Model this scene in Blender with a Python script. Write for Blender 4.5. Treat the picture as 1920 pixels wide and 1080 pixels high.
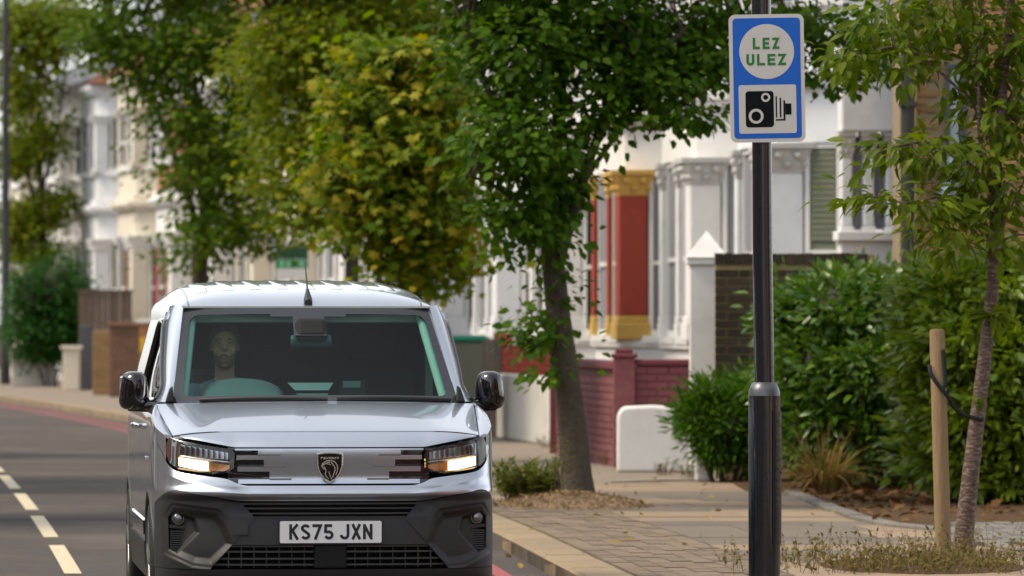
import bpy, math, random
import numpy as np
from mathutils import Vector, Matrix

for o in list(bpy.data.objects):
    bpy.data.objects.remove(o)
random.seed(7)
RNG = np.random.default_rng(11)
scene = bpy.context.scene
COL = scene.collection

# ---------------------------------------------------------------- camera
F = 10600.0                      # focal length in photo pixels (1920 wide, a 200 mm lens)
HOR = 600.0                      # photo row of the horizon
CAMZ = 1.6
cam_d = bpy.data.cameras.new('camera')
cam = bpy.data.objects.new('camera', cam_d)
COL.objects.link(cam)
cam.location = (0, 0, CAMZ)
cam.rotation_euler = (math.radians(90) + math.atan((HOR - 540) / F), 0, 0)
cam_d.sensor_width = 36.0
cam_d.lens = F / 1920 * 36.0
cam_d.clip_start = 0.5
cam_d.clip_end = 6000
cam_d.dof.use_dof = True
cam_d.dof.focus_distance = 29.6
cam_d.dof.aperture_fstop = 5.2
scene.camera = cam

# ---------------------------------------------------------------- light
SUN_EL, SUN_AZ = 52.0, 262.0     # elevation; compass azimuth (0 = +Y, 90 = +X)
w = bpy.data.worlds.new('World')
scene.world = w
w.use_nodes = True
nt = w.node_tree
bg = nt.nodes['Background']
sky = nt.nodes.new('ShaderNodeTexSky')
sky.sky_type = 'NISHITA'
sky.sun_disc = False
sky.sun_elevation = math.radians(SUN_EL)
sky.sun_rotation = math.radians(SUN_AZ)
sky.air_density = 1.0
sky.dust_density = 1.2
sky.ozone_density = 1.0
hs_ = nt.nodes.new('ShaderNodeHueSaturation')      # thin high cloud: the blue is half washed out
hs_.inputs['Saturation'].default_value = 0.22
nt.links.new(sky.outputs[0], hs_.inputs['Color'])
nt.links.new(hs_.outputs[0], bg.inputs[0])
bg.inputs[1].default_value = 0.14
sl = bpy.data.lights.new('sun', 'SUN')
sl.energy = 1.5
sl.angle = math.radians(18)
sl.color = (1.0, 0.85, 0.63)
so = bpy.data.objects.new('sun', sl)
COL.objects.link(so)
az, el = math.radians(SUN_AZ), math.radians(SUN_EL)
sd = Vector((math.sin(az) * math.cos(el), math.cos(az) * math.cos(el), math.sin(el)))
so.rotation_euler = sd.to_track_quat('Z', 'Y').to_euler()
so.location = (0, 0, 30)
scene.view_settings.view_transform = 'Standard'
scene.view_settings.look = 'None'
scene.view_settings.exposure = 1.15
scene.view_settings.gamma = 1.0
scene.view_settings.use_curve_mapping = False
scene.render.engine = 'CYCLES'

# ---------------------------------------------------------------- geometry of the place
def kerb(d):
    """x of the kerb edge at distance d (the road bends away to the left)"""
    d = np.asarray(d, float)
    return np.where(d > 40, -0.1 - 0.085 * (d - 40) - 0.000775 * (d - 40) ** 2, -0.1 - 0.075 * (d - 40))

def slope(d):
    return float((kerb(d + .5) - kerb(d - .5)))

def at(px, py, d):
    return Vector(((px - 960) * d / F, d, CAMZ - (py - HOR) * d / F))

# ---------------------------------------------------------------- materials
MATS = {}
def lin(c):
    return tuple(((v / 12.92) if v <= .04045 else ((v + .055) / 1.055) ** 2.4) for v in c)

def mat(name, col, rough=.7, metal=0.0, var=.18, vscale=6.0, bump=0.0, bscale=40.0, coat=0.0,
        spec=.5, objvar=0.0, dirt=None, dscale=2.0, damt=.5):
    if name in MATS:
        return MATS[name]
    m = bpy.data.materials.new(name)
    m.use_nodes = True
    t = m.node_tree
    N, L = t.nodes, t.links
    b = N['Principled BSDF']
    b.inputs['Roughness'].default_value = rough
    b.inputs['Metallic'].default_value = metal
    b.inputs['Specular IOR Level'].default_value = spec
    if coat:
        b.inputs['Coat Weight'].default_value = coat
        b.inputs['Coat Roughness'].default_value = .04
    tc = N.new('ShaderNodeTexCoord')
    src = tc.outputs['Object']
    last = None
    if var > 0 or objvar > 0 or dirt:
        ns = N.new('ShaderNodeTexNoise')
        ns.inputs['Scale'].default_value = vscale
        ns.inputs['Detail'].default_value = 6
        L.new(src, ns.inputs['Vector'])
        mx = N.new('ShaderNodeMix'); mx.data_type = 'RGBA'
        mx.inputs[6].default_value = (*[max(0, c * (1 - var)) for c in col], 1)
        mx.inputs[7].default_value = (*[min(1, c * (1 + var)) for c in col], 1)
        L.new(ns.outputs['Fac'], mx.inputs[0])
        last = mx.outputs[2]
        if dirt:
            n2 = N.new('ShaderNodeTexNoise')
            n2.inputs['Scale'].default_value = dscale
            n2.inputs['Detail'].default_value = 8
            n2.inputs['Roughness'].default_value = .65
            L.new(src, n2.inputs['Vector'])
            rp = N.new('ShaderNodeValToRGB')
            rp.color_ramp.elements[0].position = .48
            rp.color_ramp.elements[1].position = .70
            rp.color_ramp.elements[1].color = (damt, damt, damt, 1)
            L.new(n2.outputs['Fac'], rp.inputs[0])
            m3 = N.new('ShaderNodeMix'); m3.data_type = 'RGBA'
            L.new(rp.outputs[0], m3.inputs[0])
            L.new(last, m3.inputs[6])
            m3.inputs[7].default_value = (*dirt, 1)
            last = m3.outputs[2]
        if objvar > 0:
            oi = N.new('ShaderNodeObjectInfo')
            mp = N.new('ShaderNodeMapRange')
            mp.inputs[3].default_value = 1 - objvar
            mp.inputs[4].default_value = 1 + objvar
            L.new(oi.outputs['Random'], mp.inputs[0])
            hs = N.new('ShaderNodeHueSaturation')
            L.new(mp.outputs[0], hs.inputs['Value'])
            L.new(last, hs.inputs['Color'])
            last = hs.outputs[0]
        L.new(last, b.inputs['Base Color'])
    else:
        b.inputs['Base Color'].default_value = (*col, 1)
    if bump > 0:
        nb = N.new('ShaderNodeTexNoise')
        nb.inputs['Scale'].default_value = bscale
        nb.inputs['Detail'].default_value = 5
        L.new(src, nb.inputs['Vector'])
        bp = N.new('ShaderNodeBump')
        bp.inputs['Strength'].default_value = bump
        bp.inputs['Distance'].default_value = .02
        L.new(nb.outputs['Fac'], bp.inputs['Height'])
        L.new(bp.outputs[0], b.inputs['Normal'])
    MATS[name] = m
    return m

def leaf_mat(name, cols, trans=.35, rough=.55, spec=.12):
    """cols: three colours spread at random over the leaves (attribute tint, or the object's own random number)"""
    if name in MATS:
        return MATS[name]
    m = bpy.data.materials.new(name)
    m.use_nodes = True
    t = m.node_tree
    N, L = t.nodes, t.links
    b = N['Principled BSDF']
    out = N['Material Output']
    at_ = N.new('ShaderNodeAttribute'); at_.attribute_name = 'tint'
    oi = N.new('ShaderNodeObjectInfo')
    ad = N.new('ShaderNodeMath'); ad.operation = 'ADD'
    L.new(at_.outputs['Fac'], ad.inputs[0])
    k = N.new('ShaderNodeMath'); k.operation = 'MULTIPLY'; k.inputs[1].default_value = .999
    L.new(oi.outputs['Random'], k.inputs[0])
    # single leaves carry no tint of their own: they use the object's random number
    lt = N.new('ShaderNodeMath'); lt.operation = 'LESS_THAN'; lt.inputs[1].default_value = .0005
    L.new(at_.outputs['Fac'], lt.inputs[0])
    k2 = N.new('ShaderNodeMath'); k2.operation = 'MULTIPLY'
    L.new(k.outputs[0], k2.inputs[0]); L.new(lt.outputs[0], k2.inputs[1])
    L.new(k2.outputs[0], ad.inputs[1])
    rp = N.new('ShaderNodeValToRGB')
    rp.color_ramp.elements[0].color = (*cols[0], 1)
    rp.color_ramp.elements[1].color = (*cols[-1], 1)
    n = len(cols)
    for i in range(1, n - 1):
        e = rp.color_ramp.elements.new(i / (n - 1))
        e.color = (*cols[i], 1)
    L.new(ad.outputs[0], rp.inputs[0])
    L.new(rp.outputs[0], b.inputs['Base Color'])
    b.inputs['Roughness'].default_value = rough
    b.inputs['Specular IOR Level'].default_value = spec
    tr = N.new('ShaderNodeBsdfTranslucent')
    hs = N.new('ShaderNodeHueSaturation')
    hs.inputs['Saturation'].default_value = 1.1
    hs.inputs['Value'].default_value = 1.3
    L.new(rp.outputs[0], hs.inputs['Color'])
    L.new(hs.outputs[0], tr.inputs['Color'])
    mx = N.new('ShaderNodeMixShader')
    mx.inputs[0].default_value = trans
    L.new(b.outputs[0], mx.inputs[1])
    L.new(tr.outputs[0], mx.inputs[2])
    L.new(mx.outputs[0], out.inputs['Surface'])
    MATS[name] = m
    return m

def glass_mat(name, tint, refl=1.0, rough=.01):
    """thin pane: tinted see-through with a Fresnel mirror on top"""
    if name in MATS:
        return MATS[name]
    m = bpy.data.materials.new(name)
    m.use_nodes = True
    t = m.node_tree
    N, L = t.nodes, t.links
    N.remove(N['Principled BSDF'])
    tr = N.new('ShaderNodeBsdfTransparent'); tr.inputs[0].default_value = (*tint, 1)
    gl = N.new('ShaderNodeBsdfGlossy'); gl.inputs['Roughness'].default_value = rough
    fr = N.new('ShaderNodeFresnel'); fr.inputs['IOR'].default_value = 1.5
    ml = N.new('ShaderNodeMath'); ml.operation = 'MULTIPLY'; ml.inputs[1].default_value = refl
    L.new(fr.outputs[0], ml.inputs[0])
    mx = N.new('ShaderNodeMixShader')
    L.new(ml.outputs[0], mx.inputs[0])
    L.new(tr.outputs[0], mx.inputs[1]); L.new(gl.outputs[0], mx.inputs[2])
    L.new(mx.outputs[0], N['Material Output'].inputs['Surface'])
    MATS[name] = m
    return m

def glow_mat(name, col, strength):
    if name in MATS:
        return MATS[name]
    m = bpy.data.materials.new(name)
    m.use_nodes = True
    b = m.node_tree.nodes['Principled BSDF']
    b.inputs['Base Color'].default_value = (.8, .8, .8, 1)
    b.inputs['Emission Color'].default_value = (*col, 1)
    b.inputs['Emission Strength'].default_value = strength
    MATS[name] = m
    return m

# ---------------------------------------------------------------- mesh helpers
class MB:
    def __init__(s):
        s.v, s.f = [], []
    def add(s, v, f):
        n = len(s.v)
        s.v.extend([tuple(p) for p in v])
        s.f.extend([tuple(i + n for i in q) for q in f])
        return s
    def box(s, x0, x1, y0, y1, z0, z1):
        v = [(x0, y0, z0), (x1, y0, z0), (x1, y1, z0), (x0, y1, z0), (x0, y0, z1), (x1, y0, z1), (x1, y1, z1), (x0, y1, z1)]
        return s.add(v, [(0, 3, 2, 1), (4, 5, 6, 7), (0, 1, 5, 4), (1, 2, 6, 5), (2, 3, 7, 6), (3, 0, 4, 7)])
    def tbox(s, x0, x1, y0, y1, z0, z1, M):
        b = MB().box(x0, x1, y0, y1, z0, z1)
        return s.add([M @ Vector(p) for p in b.v], b.f)
    def prism(s, poly, z0, z1):
        n = len(poly)
        v = [(p[0], p[1], z0) for p in poly] + [(p[0], p[1], z1) for p in poly]
        f = [tuple(range(n - 1, -1, -1)), tuple(range(n, 2 * n))]
        f += [(i, (i + 1) % n, n + (i + 1) % n, n + i) for i in range(n)]
        return s.add(v, f)
    def prism_xz(s, poly, y0, y1):
        n = len(poly)
        v = [(p[0], y0, p[1]) for p in poly] + [(p[0], y1, p[1]) for p in poly]
        f = [tuple(range(n)), tuple(range(2 * n - 1, n - 1, -1))]
        f += [(i, n + i, n + (i + 1) % n, (i + 1) % n) for i in range(n)]
        return s.add(v, f)
    def tube(s, pts, rad, n=10, caps=True):
        pts = [Vector(p) for p in pts]
        if not hasattr(rad, '__len__'):
            rad = [rad] * len(pts)
        base = len(s.v)
        up = Vector((0.13, 0.31, 0.94))
        prev = None
        for i, p in enumerate(pts):
            a = pts[max(0, i - 1)]; b = pts[min(len(pts) - 1, i + 1)]
            t = (b - a).normalized()
            if prev is None:
                u = t.cross(up)
                if u.length < 1e-3:
                    u = t.cross(Vector((1, 0, 0)))
            else:
                u = prev - t * prev.dot(t)
            u.normalize(); prev = u
            v = t.cross(u)
            for k in range(n):
                an = 2 * math.pi * k / n
                s.v.append(tuple(p + (u * math.cos(an) + v * math.sin(an)) * rad[i]))
        for i in range(len(pts) - 1):
            for k in range(n):
                a = base + i * n + k; b = base + i * n + (k + 1) % n
                s.f.append((a, b, b + n, a + n))
        if caps:
            s.f.append(tuple(base + k for k in range(n - 1, -1, -1)))
            e = base + (len(pts) - 1) * n
            s.f.append(tuple(e + k for k in range(n)))
        return s
    def lathe(s, prof, n=20, c=(0, 0, 0)):
        base = len(s.v)
        for r, z in prof:
            for k in range(n):
                an = 2 * math.pi * k / n
                s.v.append((c[0] + r * math.cos(an), c[1] + r * math.sin(an), c[2] + z))
        for i in range(len(prof) - 1):
            for k in range(n):
                a = base + i * n + k; b = base + i * n + (k + 1) % n
                s.f.append((a, b, b + n, a + n))
        s.f.append(tuple(base + k for k in range(n - 1, -1, -1)))
        e = base + (len(prof) - 1) * n
        s.f.append(tuple(e + k for k in range(n)))
        return s
    def grid(s, P):
        P = np.asarray(P, float)
        nu, nv = P.shape[:2]
        base = len(s.v)
        s.v.extend([tuple(p) for p in P.reshape(-1, 3)])
        for i in range(nu - 1):
            for j in range(nv - 1):
                a = base + i * nv + j
                s.f.append((a, a + 1, a + nv + 1, a + nv))
        return s
    def shell(s, P, off):
        """grid plus a rim that goes back by the vector off (a pressed panel with an edge)"""
        P = np.asarray(P, float)
        s.grid(P)
        off = np.asarray(off, float)
        for ring in (P[0], P[-1], P[:, 0], P[:, -1]):
            s.grid(np.stack([ring, ring + off]))
        return s
    def sphere(s, c, r, nu=16, nv=10):
        if not hasattr(r, '__len__'):
            r = (r, r, r)
        P = []
        for i in range(nv + 1):
            th = math.pi * i / nv
            P.append([(c[0] + r[0] * math.sin(th) * math.cos(2 * math.pi * k / nu),
                       c[1] + r[1] * math.sin(th) * math.sin(2 * math.pi * k / nu),
                       c[2] + r[2] * math.cos(th)) for k in range(nu + 1)])
        return s.grid(np.array(P))
    def build(s, name, material, parent=None, smooth=None, bevel=0.0, seg=2, weld=False):
        me = bpy.data.meshes.new(name)
        me.from_pydata(s.v, [], s.f)
        me.validate()
        if smooth is not None:
            for p in me.polygons:
                p.use_smooth = True
            me.set_sharp_from_angle(angle=math.radians(smooth))
        me.materials.append(material)
        o = bpy.data.objects.new(name, me)
        COL.objects.link(o)
        if parent is not None:
            o.parent = parent
        if weld:
            md = o.modifiers.new('weld', 'WELD'); md.merge_threshold = 1e-4
        if bevel > 0:
            md = o.modifiers.new('bevel', 'BEVEL')
            md.width = bevel; md.segments = seg; md.limit_method = 'ANGLE'
            md.angle_limit = math.radians(35)
        return o

def tag(o, label=None, cat=None, group=None, kind=None):
    if label: o['label'] = label
    if cat: o['category'] = cat
    if group: o['group'] = group
    if kind: o['kind'] = kind
    return o

def empty(name, loc=(0, 0, 0), rz=0.0):
    o = bpy.data.objects.new(name, None)
    COL.objects.link(o)
    o.location = loc
    o.rotation_euler = (0, 0, rz)
    o.empty_display_size = .2
    return o

def link_copy(name, mesh, parent, loc, rot=(0, 0, 0), scale=(1, 1, 1)):
    o = bpy.data.objects.new(name, mesh)
    COL.objects.link(o)
    o.parent = parent
    o.location = loc
    o.rotation_euler = rot
    o.scale = scale
    return o

def curve(xs, ys):
    """monotone cubic through points"""
    xs = np.asarray(xs, float); ys = np.asarray(ys, float)
    h = np.diff(xs); dl = np.diff(ys) / h
    m = np.zeros(len(xs))
    m[0], m[-1] = dl[0], dl[-1]
    for i in range(1, len(xs) - 1):
        if dl[i - 1] * dl[i] > 0:
            w1 = 2 * h[i] + h[i - 1]; w2 = h[i] + 2 * h[i - 1]
            m[i] = (w1 + w2) / (w1 / dl[i - 1] + w2 / dl[i])
    def fn(x):
        x = np.clip(np.asarray(x, float), xs[0], xs[-1])
        i = np.clip(np.searchsorted(xs, x) - 1, 0, len(h) - 1)
        t = (x - xs[i]) / h[i]
        return ((2 * t**3 - 3 * t**2 + 1) * ys[i] + (t**3 - 2 * t**2 + t) * h[i] * m[i]
                + (-2 * t**3 + 3 * t**2) * ys[i + 1] + (t**3 - t**2) * h[i] * m[i + 1])
    return fn

def sstep(a, b, x):
    t = np.clip((np.asarray(x, float) - a) / (b - a), 0, 1)
    return t * t * (3 - 2 * t)

def stroke(mb, pts, wd, y0, y1, O=(0, 0), sc=1.0):
    """a mitred ribbon along a 2D polyline, as a thin plate in the xz plane"""
    P = [Vector((p[0], p[1])) for p in pts]
    L, R = [], []
    for i, p in enumerate(P):
        if i == 0: d = (P[1] - p).normalized(); n = Vector((-d.y, d.x)); k = 1
        elif i == len(P) - 1: d = (p - P[i - 1]).normalized(); n = Vector((-d.y, d.x)); k = 1
        else:
            d0 = (p - P[i - 1]).normalized(); d1 = (P[i + 1] - p).normalized()
            n0 = Vector((-d0.y, d0.x)); n1 = Vector((-d1.y, d1.x))
            n = (n0 + n1)
            if n.length < 1e-4: n = n0
            n.normalize(); k = 1 / max(.35, n.dot(n0))
        L.append(p + n * wd / 2 * k); R.append(p - n * wd / 2 * k)
    for i in range(len(P) - 1):
        q = [L[i], R[i], R[i + 1], L[i + 1]]
        mb.prism_xz([(O[0] + a.x * sc, O[1] + a.y * sc) for a in q], y0, y1)

def arc(cx, cy, rx, ry, a0, a1, n=8):
    return [(cx + rx * math.cos(math.radians(a0 + (a1 - a0) * i / n)), cy + ry * math.sin(math.radians(a0 + (a1 - a0) * i / n))) for i in range(n + 1)]

def glyph(ch, W, H, t):
    """block capitals as centre-line strokes in a W x H box with stroke width t"""
    h = t / 2
    l, r, b, u, m = h, W - h, h, H - h, H / 2
    if ch == 'K': return [[(l, 0), (l, H)], [(l, m - .04 * H), (W - h * .8, H)], [(l + .22 * W, m + .06 * H), (W - h * .7, 0)]]
    if ch == 'N': return [[(l, 0), (l, H)], [(r, 0), (r, H)], [(l, H - h * .9), (r, h * .9)]]
    if ch == 'X': return [[(h * .8, 0), (W - h * .8, H)], [(h * .8, H), (W - h * .8, 0)]]
    if ch == '7': return [[(0, u), (r, u), (.28 * W, 0)]]
    if ch == 'J': return [[(r, H), (r, .3 * H)] + arc(W / 2, .3 * H, r - W / 2, .3 * H - h, 0, -180, 10)[1:]]
    if ch == 'U': return [[(l, H), (l, .34 * H)] + arc(W / 2, .34 * H, W / 2 - h, .34 * H - h, 180, 360, 10)[1:] + [(r, H)]]
    if ch == '5': return [[(r, u), (l + .04 * W, u), (l, .52 * H)] + arc(W / 2, .30 * H, r - W / 2, .30 * H - h, 110, -160, 14)]
    if ch == 'S': return [arc(W / 2, .74 * H, r - W / 2, .26 * H - h, 20, 225, 10) + arc(W / 2, .27 * H, r - W / 2, .27 * H - h, 52, -160, 12)]
    if ch == 'L': return [[(l, H), (l, h), (W, h)]]
    if ch == 'E': return [[(W, u), (l, u), (l, b), (W, b)], [(l, m), (W * .9, m)]]
    if ch == 'Z': return [[(0, u), (W - h * 1.2, u), (h * 1.2, b), (W, b)]]
    if ch == 'P': return [[(l, 0), (l, u)] + [(W * .6, u)] + arc(W * .6, .72 * H, W * .4 - h, .28 * H - h, 80, -80, 6) + [(l, .44 * H)]]
    if ch == 'G': return [arc(W / 2, m, W / 2 - h, m - h, 45, 330, 14) + [(r, m), (W / 2, m)]]
    if ch == 'O': return [arc(W / 2, m, W / 2 - h, m - h, 0, 360, 16)]
    if ch == 'T': return [[(0, u), (W, u)], [(W / 2, 0), (W / 2, H)]]
    return []

def write(mb, text, x0, z0, W, H, t, gap, y0, y1):
    x = x0
    for ch in text:
        if ch == ' ':
            x += gap * 3; continue
        for k, st in enumerate(glyph(ch, W, H, t)):
            stroke(mb, st, t, y0 - .0002 * k, y1, (x, z0))
        x += W + gap
    return x

def smooth_path(pts, n=24):
    """Catmull-Rom through points"""
    P = [Vector(p) for p in pts]
    P = [P[0] * 2 - P[1]] + P + [P[-1] * 2 - P[-2]]
    out = []
    seg = len(P) - 3
    for i in range(n + 1):
        t = i / n * seg
        k = min(int(t), seg - 1); t -= k
        a, b_, c, d_ = P[k], P[k + 1], P[k + 2], P[k + 3]
        out.append(.5 * ((2 * b_) + (c - a) * t + (2 * a - 5 * b_ + 4 * c - d_) * t * t + (3 * b_ - a - 3 * c + d_) * t ** 3))
    return out

# ================================================================ ground, road, pavement
m_asph = mat('asphalt', (.084, .073, .067), rough=.9, spec=.15, var=.55, vscale=70, bump=.5, bscale=120, dirt=(.145, .122, .105), dscale=.45, damt=.8)
m_earth = mat('earth', (.085, .054, .030), rough=1.0, spec=.05, var=.5, vscale=5, bump=.8, bscale=30)
m_joint = mat('paving_joint', (.085, .072, .058), rough=.95, var=.3, vscale=30)
m_far_pave = mat('far_paving', (.205, .165, .122), rough=.9, var=.2, vscale=2.2, dirt=(.19, .155, .125), dscale=.6, damt=.7)
m_line = mat('road_paint_cream', (.58, .50, .33), rough=.7, var=.12, vscale=60, dirt=(.25, .22, .18), dscale=22, damt=.55)
m_red = mat('road_paint_red', (.30, .060, .066), rough=.75, var=.2, vscale=60, dirt=(.14, .10, .10), dscale=14, damt=.6)
m_kerbst = mat('granite_kerb', (.27, .20, .118), rough=.85, var=.25, vscale=50, bump=.4, bscale=90, objvar=.12, dirt=(.17, .14, .11), dscale=7, damt=.6)
m_slab_t = mat('slab_tan', (.255, .185, .118), rough=.9, var=.15, vscale=14, bump=.25, bscale=90, objvar=.13, dirt=(.20, .15, .115), dscale=3, damt=.6)
m_slab_g = mat('slab_grey', (.140, .114, .086), rough=.9, var=.18, vscale=14, bump=.25, bscale=90, objvar=.15, dirt=(.13, .11, .09), dscale=3, damt=.6)
m_block = mat('paving_block', (.165, .122, .080), rough=.9, var=.22, vscale=26, bump=.3, bscale=110, objvar=.2, dirt=(.14, .11, .085), dscale=5, damt=.6)
m_sett = mat('grey_sett', (.16, .145, .125), rough=.85, var=.2, vscale=26, bump=.4, bscale=90, objvar=.16)

g = MB(); g.grid(np.array([[(-900, -300, -.03), (900, -300, -.03)], [(-900, 1800, -.03), (900, 1800, -.03)]]))
tag(g.build('ground', m_earth), kind='structure')

def strip(o0, o1, d0, d1, z, n=80):
    ds = np.linspace(d0, d1, n)
    return np.array([[(kerb(d) + o0, d, z), (kerb(d) + o1, d, z)] for d in ds])

b = MB(); b.grid(strip(-7.2, -.002, -120, 190, 0.0, 160))
road = tag(b.build('road', m_asph), kind='structure')

def piece(name, o0, o1, d0, d1, z0, z1, material, parent, gap=.006, bevel=0.0):
    """one paving piece in street coordinates (o = metres from the kerb, d = distance)"""
    o0, o1, d0, d1 = o0 + gap, o1 - gap, d0 + gap, d1 - gap
    poly = [(float(kerb(d0)) + o0, d0), (float(kerb(d0)) + o1, d0), (float(kerb(d1)) + o1, d1), (float(kerb(d1)) + o0, d1)]
    c = np.mean(poly, axis=0)
    p = MB().prism([(a - c[0], e - c[1]) for a, e in poly], 0, z1 - z0)
    ob = p.build(name, material, parent, bevel=bevel, seg=1)
    ob.location = (c[0], c[1], z0)
    return ob

# centre line: 4.6 m marks on a 6 m beat, worn thermoplastic
for i in range(-3, 8):
    d0 = 35.6 + i * 5.98
    cl = lambda q: -2.98 - .104 * (q - 37.7) - .0003 * (q - 37.7) ** 2
    mk = MB(); mk.grid(np.array([[(cl(q) - .055, q, .004), (cl(q) + .055, q, .004)] for q in np.linspace(d0, d0 + 4.5, 8)]))
    mk.build('lane_mark', m_line, road)
# red line along the kerb
mk = MB(); mk.grid(strip(-.36, -.25, 5, 150, .004, 120)); mk.build('red_line', m_red, road)
mk = MB(); mk.grid(strip(-.66, -.55, 5, 150, .0045, 120)); mk.build('red_line', m_red, road)
# trench repairs in the asphalt
m_patch = mat('asphalt_repair', (.052, .048, .047), rough=.9, var=.35, vscale=160, bump=.5, bscale=200)
for (o0, o1, d0, d1) in ((-6.8, -1.0, 52.4, 53.0), (-6.9, -.7, 66.5, 67.7), (-6.9, -1.6, 45.2, 45.45)):
    mk = MB(); mk.grid(strip(o0, o1, d0, d1, .0035, 3)); mk.build('asphalt_patch', m_patch, road)

# pavement bed, then single stones as far as they can be told apart
b = MB(); P = strip(.0, 9.5, 8, 52, .082, 40); b.shell(P, (0, 0, -.2))
pave = tag(b.build('pavement', m_joint), kind='structure')
b = MB(); P = strip(.0, 9.5, 52.004, 200, .1, 110); b.shell(P, (0, 0, -.2))
fp = tag(b.build('far_pavement', m_far_pave), kind='structure')

kerb_root = MB(); kerb_root.grid(strip(.02, .28, 8, 52, .075, 30))
kerb_o = tag(kerb_root.build('kerb', m_joint), kind='structure')
d = 24.0
while d < 72:
    ln = .9 + random.random() * .05
    piece('kerbstone', -.006, .31, d, d + ln, -.02, .104 + random.random() * .004, m_kerbst, kerb_o, gap=.006, bevel=.018)
    d += ln
while d < 150:
    piece('kerbstone', -.006, .30, d, d + 1.8, -.02, .105, m_kerbst, kerb_o)
    d += 1.8
d = 31.0
r = 0
while d < 44.2:                               # blocks behind the kerb
    ln = .36
    for c in range(7):
        dd = d + (.18 if c % 2 else 0)
        piece('paving_block', .33 + c * .13, .33 + (c + 1) * .13, dd, dd + ln, .07, .098 + random.random() * .006, m_block, pave, gap=.004)
    d += ln
    r += 1
d = 29.0
r = 0
while d < 52:
    dep = random.choice((.62, .8, .9, 1.15))
    d1 = min(d + dep, 52)
    o = 1.245 if d < 44.2 else .33
    tan = random.random() < .56
    if r % 2: tan = not tan if random.random() < .7 else tan
    first = True
    while o < 3.5:
        wd = random.choice((.9, 1.1, 1.3)) * (.5 if first and r % 2 else 1)
        first = False
        piece('paving_slab', o, min(o + wd, 3.62), d, d1, .06, .098 + random.random() * .005,
              m_slab_t if (tan ^ (random.random() < .1)) else m_slab_g, pave, gap=.004)
        o += wd
        if o > 3.1: break
    d = d1
    r += 1
# edging of the planting bed and the grey setts beside the sapling
bed_curve = [at(1470, 925, 48.9), at(1530, 950, 45.4), at(1590, 972, 42.7), at(1660, 988, 41.0), at(1740, 996, 40.2), at(1800, 1002, 39.5), at(1850, 1025, 37.4), at(1915, 1035, 36.5)]
cv = [Vector((p.x, p.y, 0)) for p in bed_curve]
for i in range(len(cv) - 1):
    a, e = cv[i], cv[i + 1]
    n = max(1, int((e - a).length / .5))
    for k in range(n):
        p0 = a.lerp(e, k / n); p1 = a.lerp(e, (k + 1) / n - .012)
        ob = MB().prism([(p0.x, p0.y), (p0.x + .13, p0.y + .05), (p1.x + .13, p1.y + .05), (p1.x, p1.y)], .06, .125 + random.random() * .01)
        ob.build('edging_sett', m_sett, pave, bevel=.01)
for i in range(9):
    for k in range(9):
        x = 2.86 + k * .13 + (.06 if i % 2 else 0); y = 37.6 + i * .42
        if x < 2.86 + (i * .03):
            continue
        MB().box(x, x + .118, y, y + .40, .06, .120 + random.random() * .006).build('grey_sett', m_sett, pave)
# bare soil of the planting bed
soil = [(p.x + .12, p.y + .05) for p in cv] + [(6.6, 37.0), (6.6, 53.6), (2.0, 53.6), (2.05, 49.6)]
b = MB().prism(soil[::-1], .05, .112)
tag(b.build('planting_bed', m_earth), kind='structure')
m_white_line = mat('chalky_edging', (.45, .40, .34), rough=.9, var=.3, vscale=30)
b = MB().prism([(.9, 52.0), (1.9, 53.0), (1.9, 53.12), (.9, 52.12)], .08, .118)
b.build('edging_strip', m_white_line, fp)

# ================================================================ lamp column with the zone sign
m_black = mat('black_column_paint', (.006, .007, .010), rough=.18, var=.2, vscale=20, coat=.6, bump=.06, bscale=30)
m_steel = mat('worn_collar_paint', (.10, .105, .115), rough=.35, metal=.4, var=.5, vscale=25)
pz = lambda py, d: CAMZ - (py - HOR) * d / F
pd = 29.7
px_ = (1433 - 960) * pd / F
post = empty('lamp_column', (px_, pd, .1))
zc = pz(735, pd) - .1
prof = [(.084, -.05), (.084, zc - .02)]
MB().lathe(prof, 32).build('base_shaft', m_black, post, smooth=40)
MB().lathe([(.084, zc - .0195), (.081, zc + .008), (.066, zc + .045), (.0525, zc + .052)], 32).build('collar', m_steel, post, smooth=50)
dx_top = (1427 - 1433) * pd / F
b = MB().tube([(0, 0, zc + .05), (dx_top * .55, 0, 1.9), (dx_top * 1.1, 0, 3.6), (dx_top * 2.4, 0, 6.2)], [.053, .0525, .051, .045], 28)
b.build('upper_shaft', m_black, post, smooth=40)
b = MB()
pts = []
for k in range(9):
    an = math.radians(-62 + k * 15)
    pts.append((.0905 * math.cos(an), .0905 * math.sin(an)))
inner = [(x * .92, y * .92) for x, y in pts]
b.prism(pts + inner[::-1], zc - .80, zc - .10)
b.build('access_door', m_black, post, smooth=40)
MB().tube([(.087, -.02, zc - .42), (.094, -.022, zc - .42)], .008, 10).build('door_lock', m_steel, post)
b = MB().tube([(dx_top * 2.4, 0, 6.2), (dx_top * 2.4 - .3, 0, 6.5), (dx_top * 2.4 - 1.2, 0, 6.62)], .035, 14)
b.build('bracket_arm', m_black, post, smooth=40)
MB().box(dx_top * 2.4 - 1.75, dx_top * 2.4 - 1.15, -.12, .12, 6.56, 6.66).build('lantern', m_black, post, bevel=.03)
tag(post, 'black steel lamp column with a stepped base carrying the blue zone sign', 'lamp post')

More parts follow.
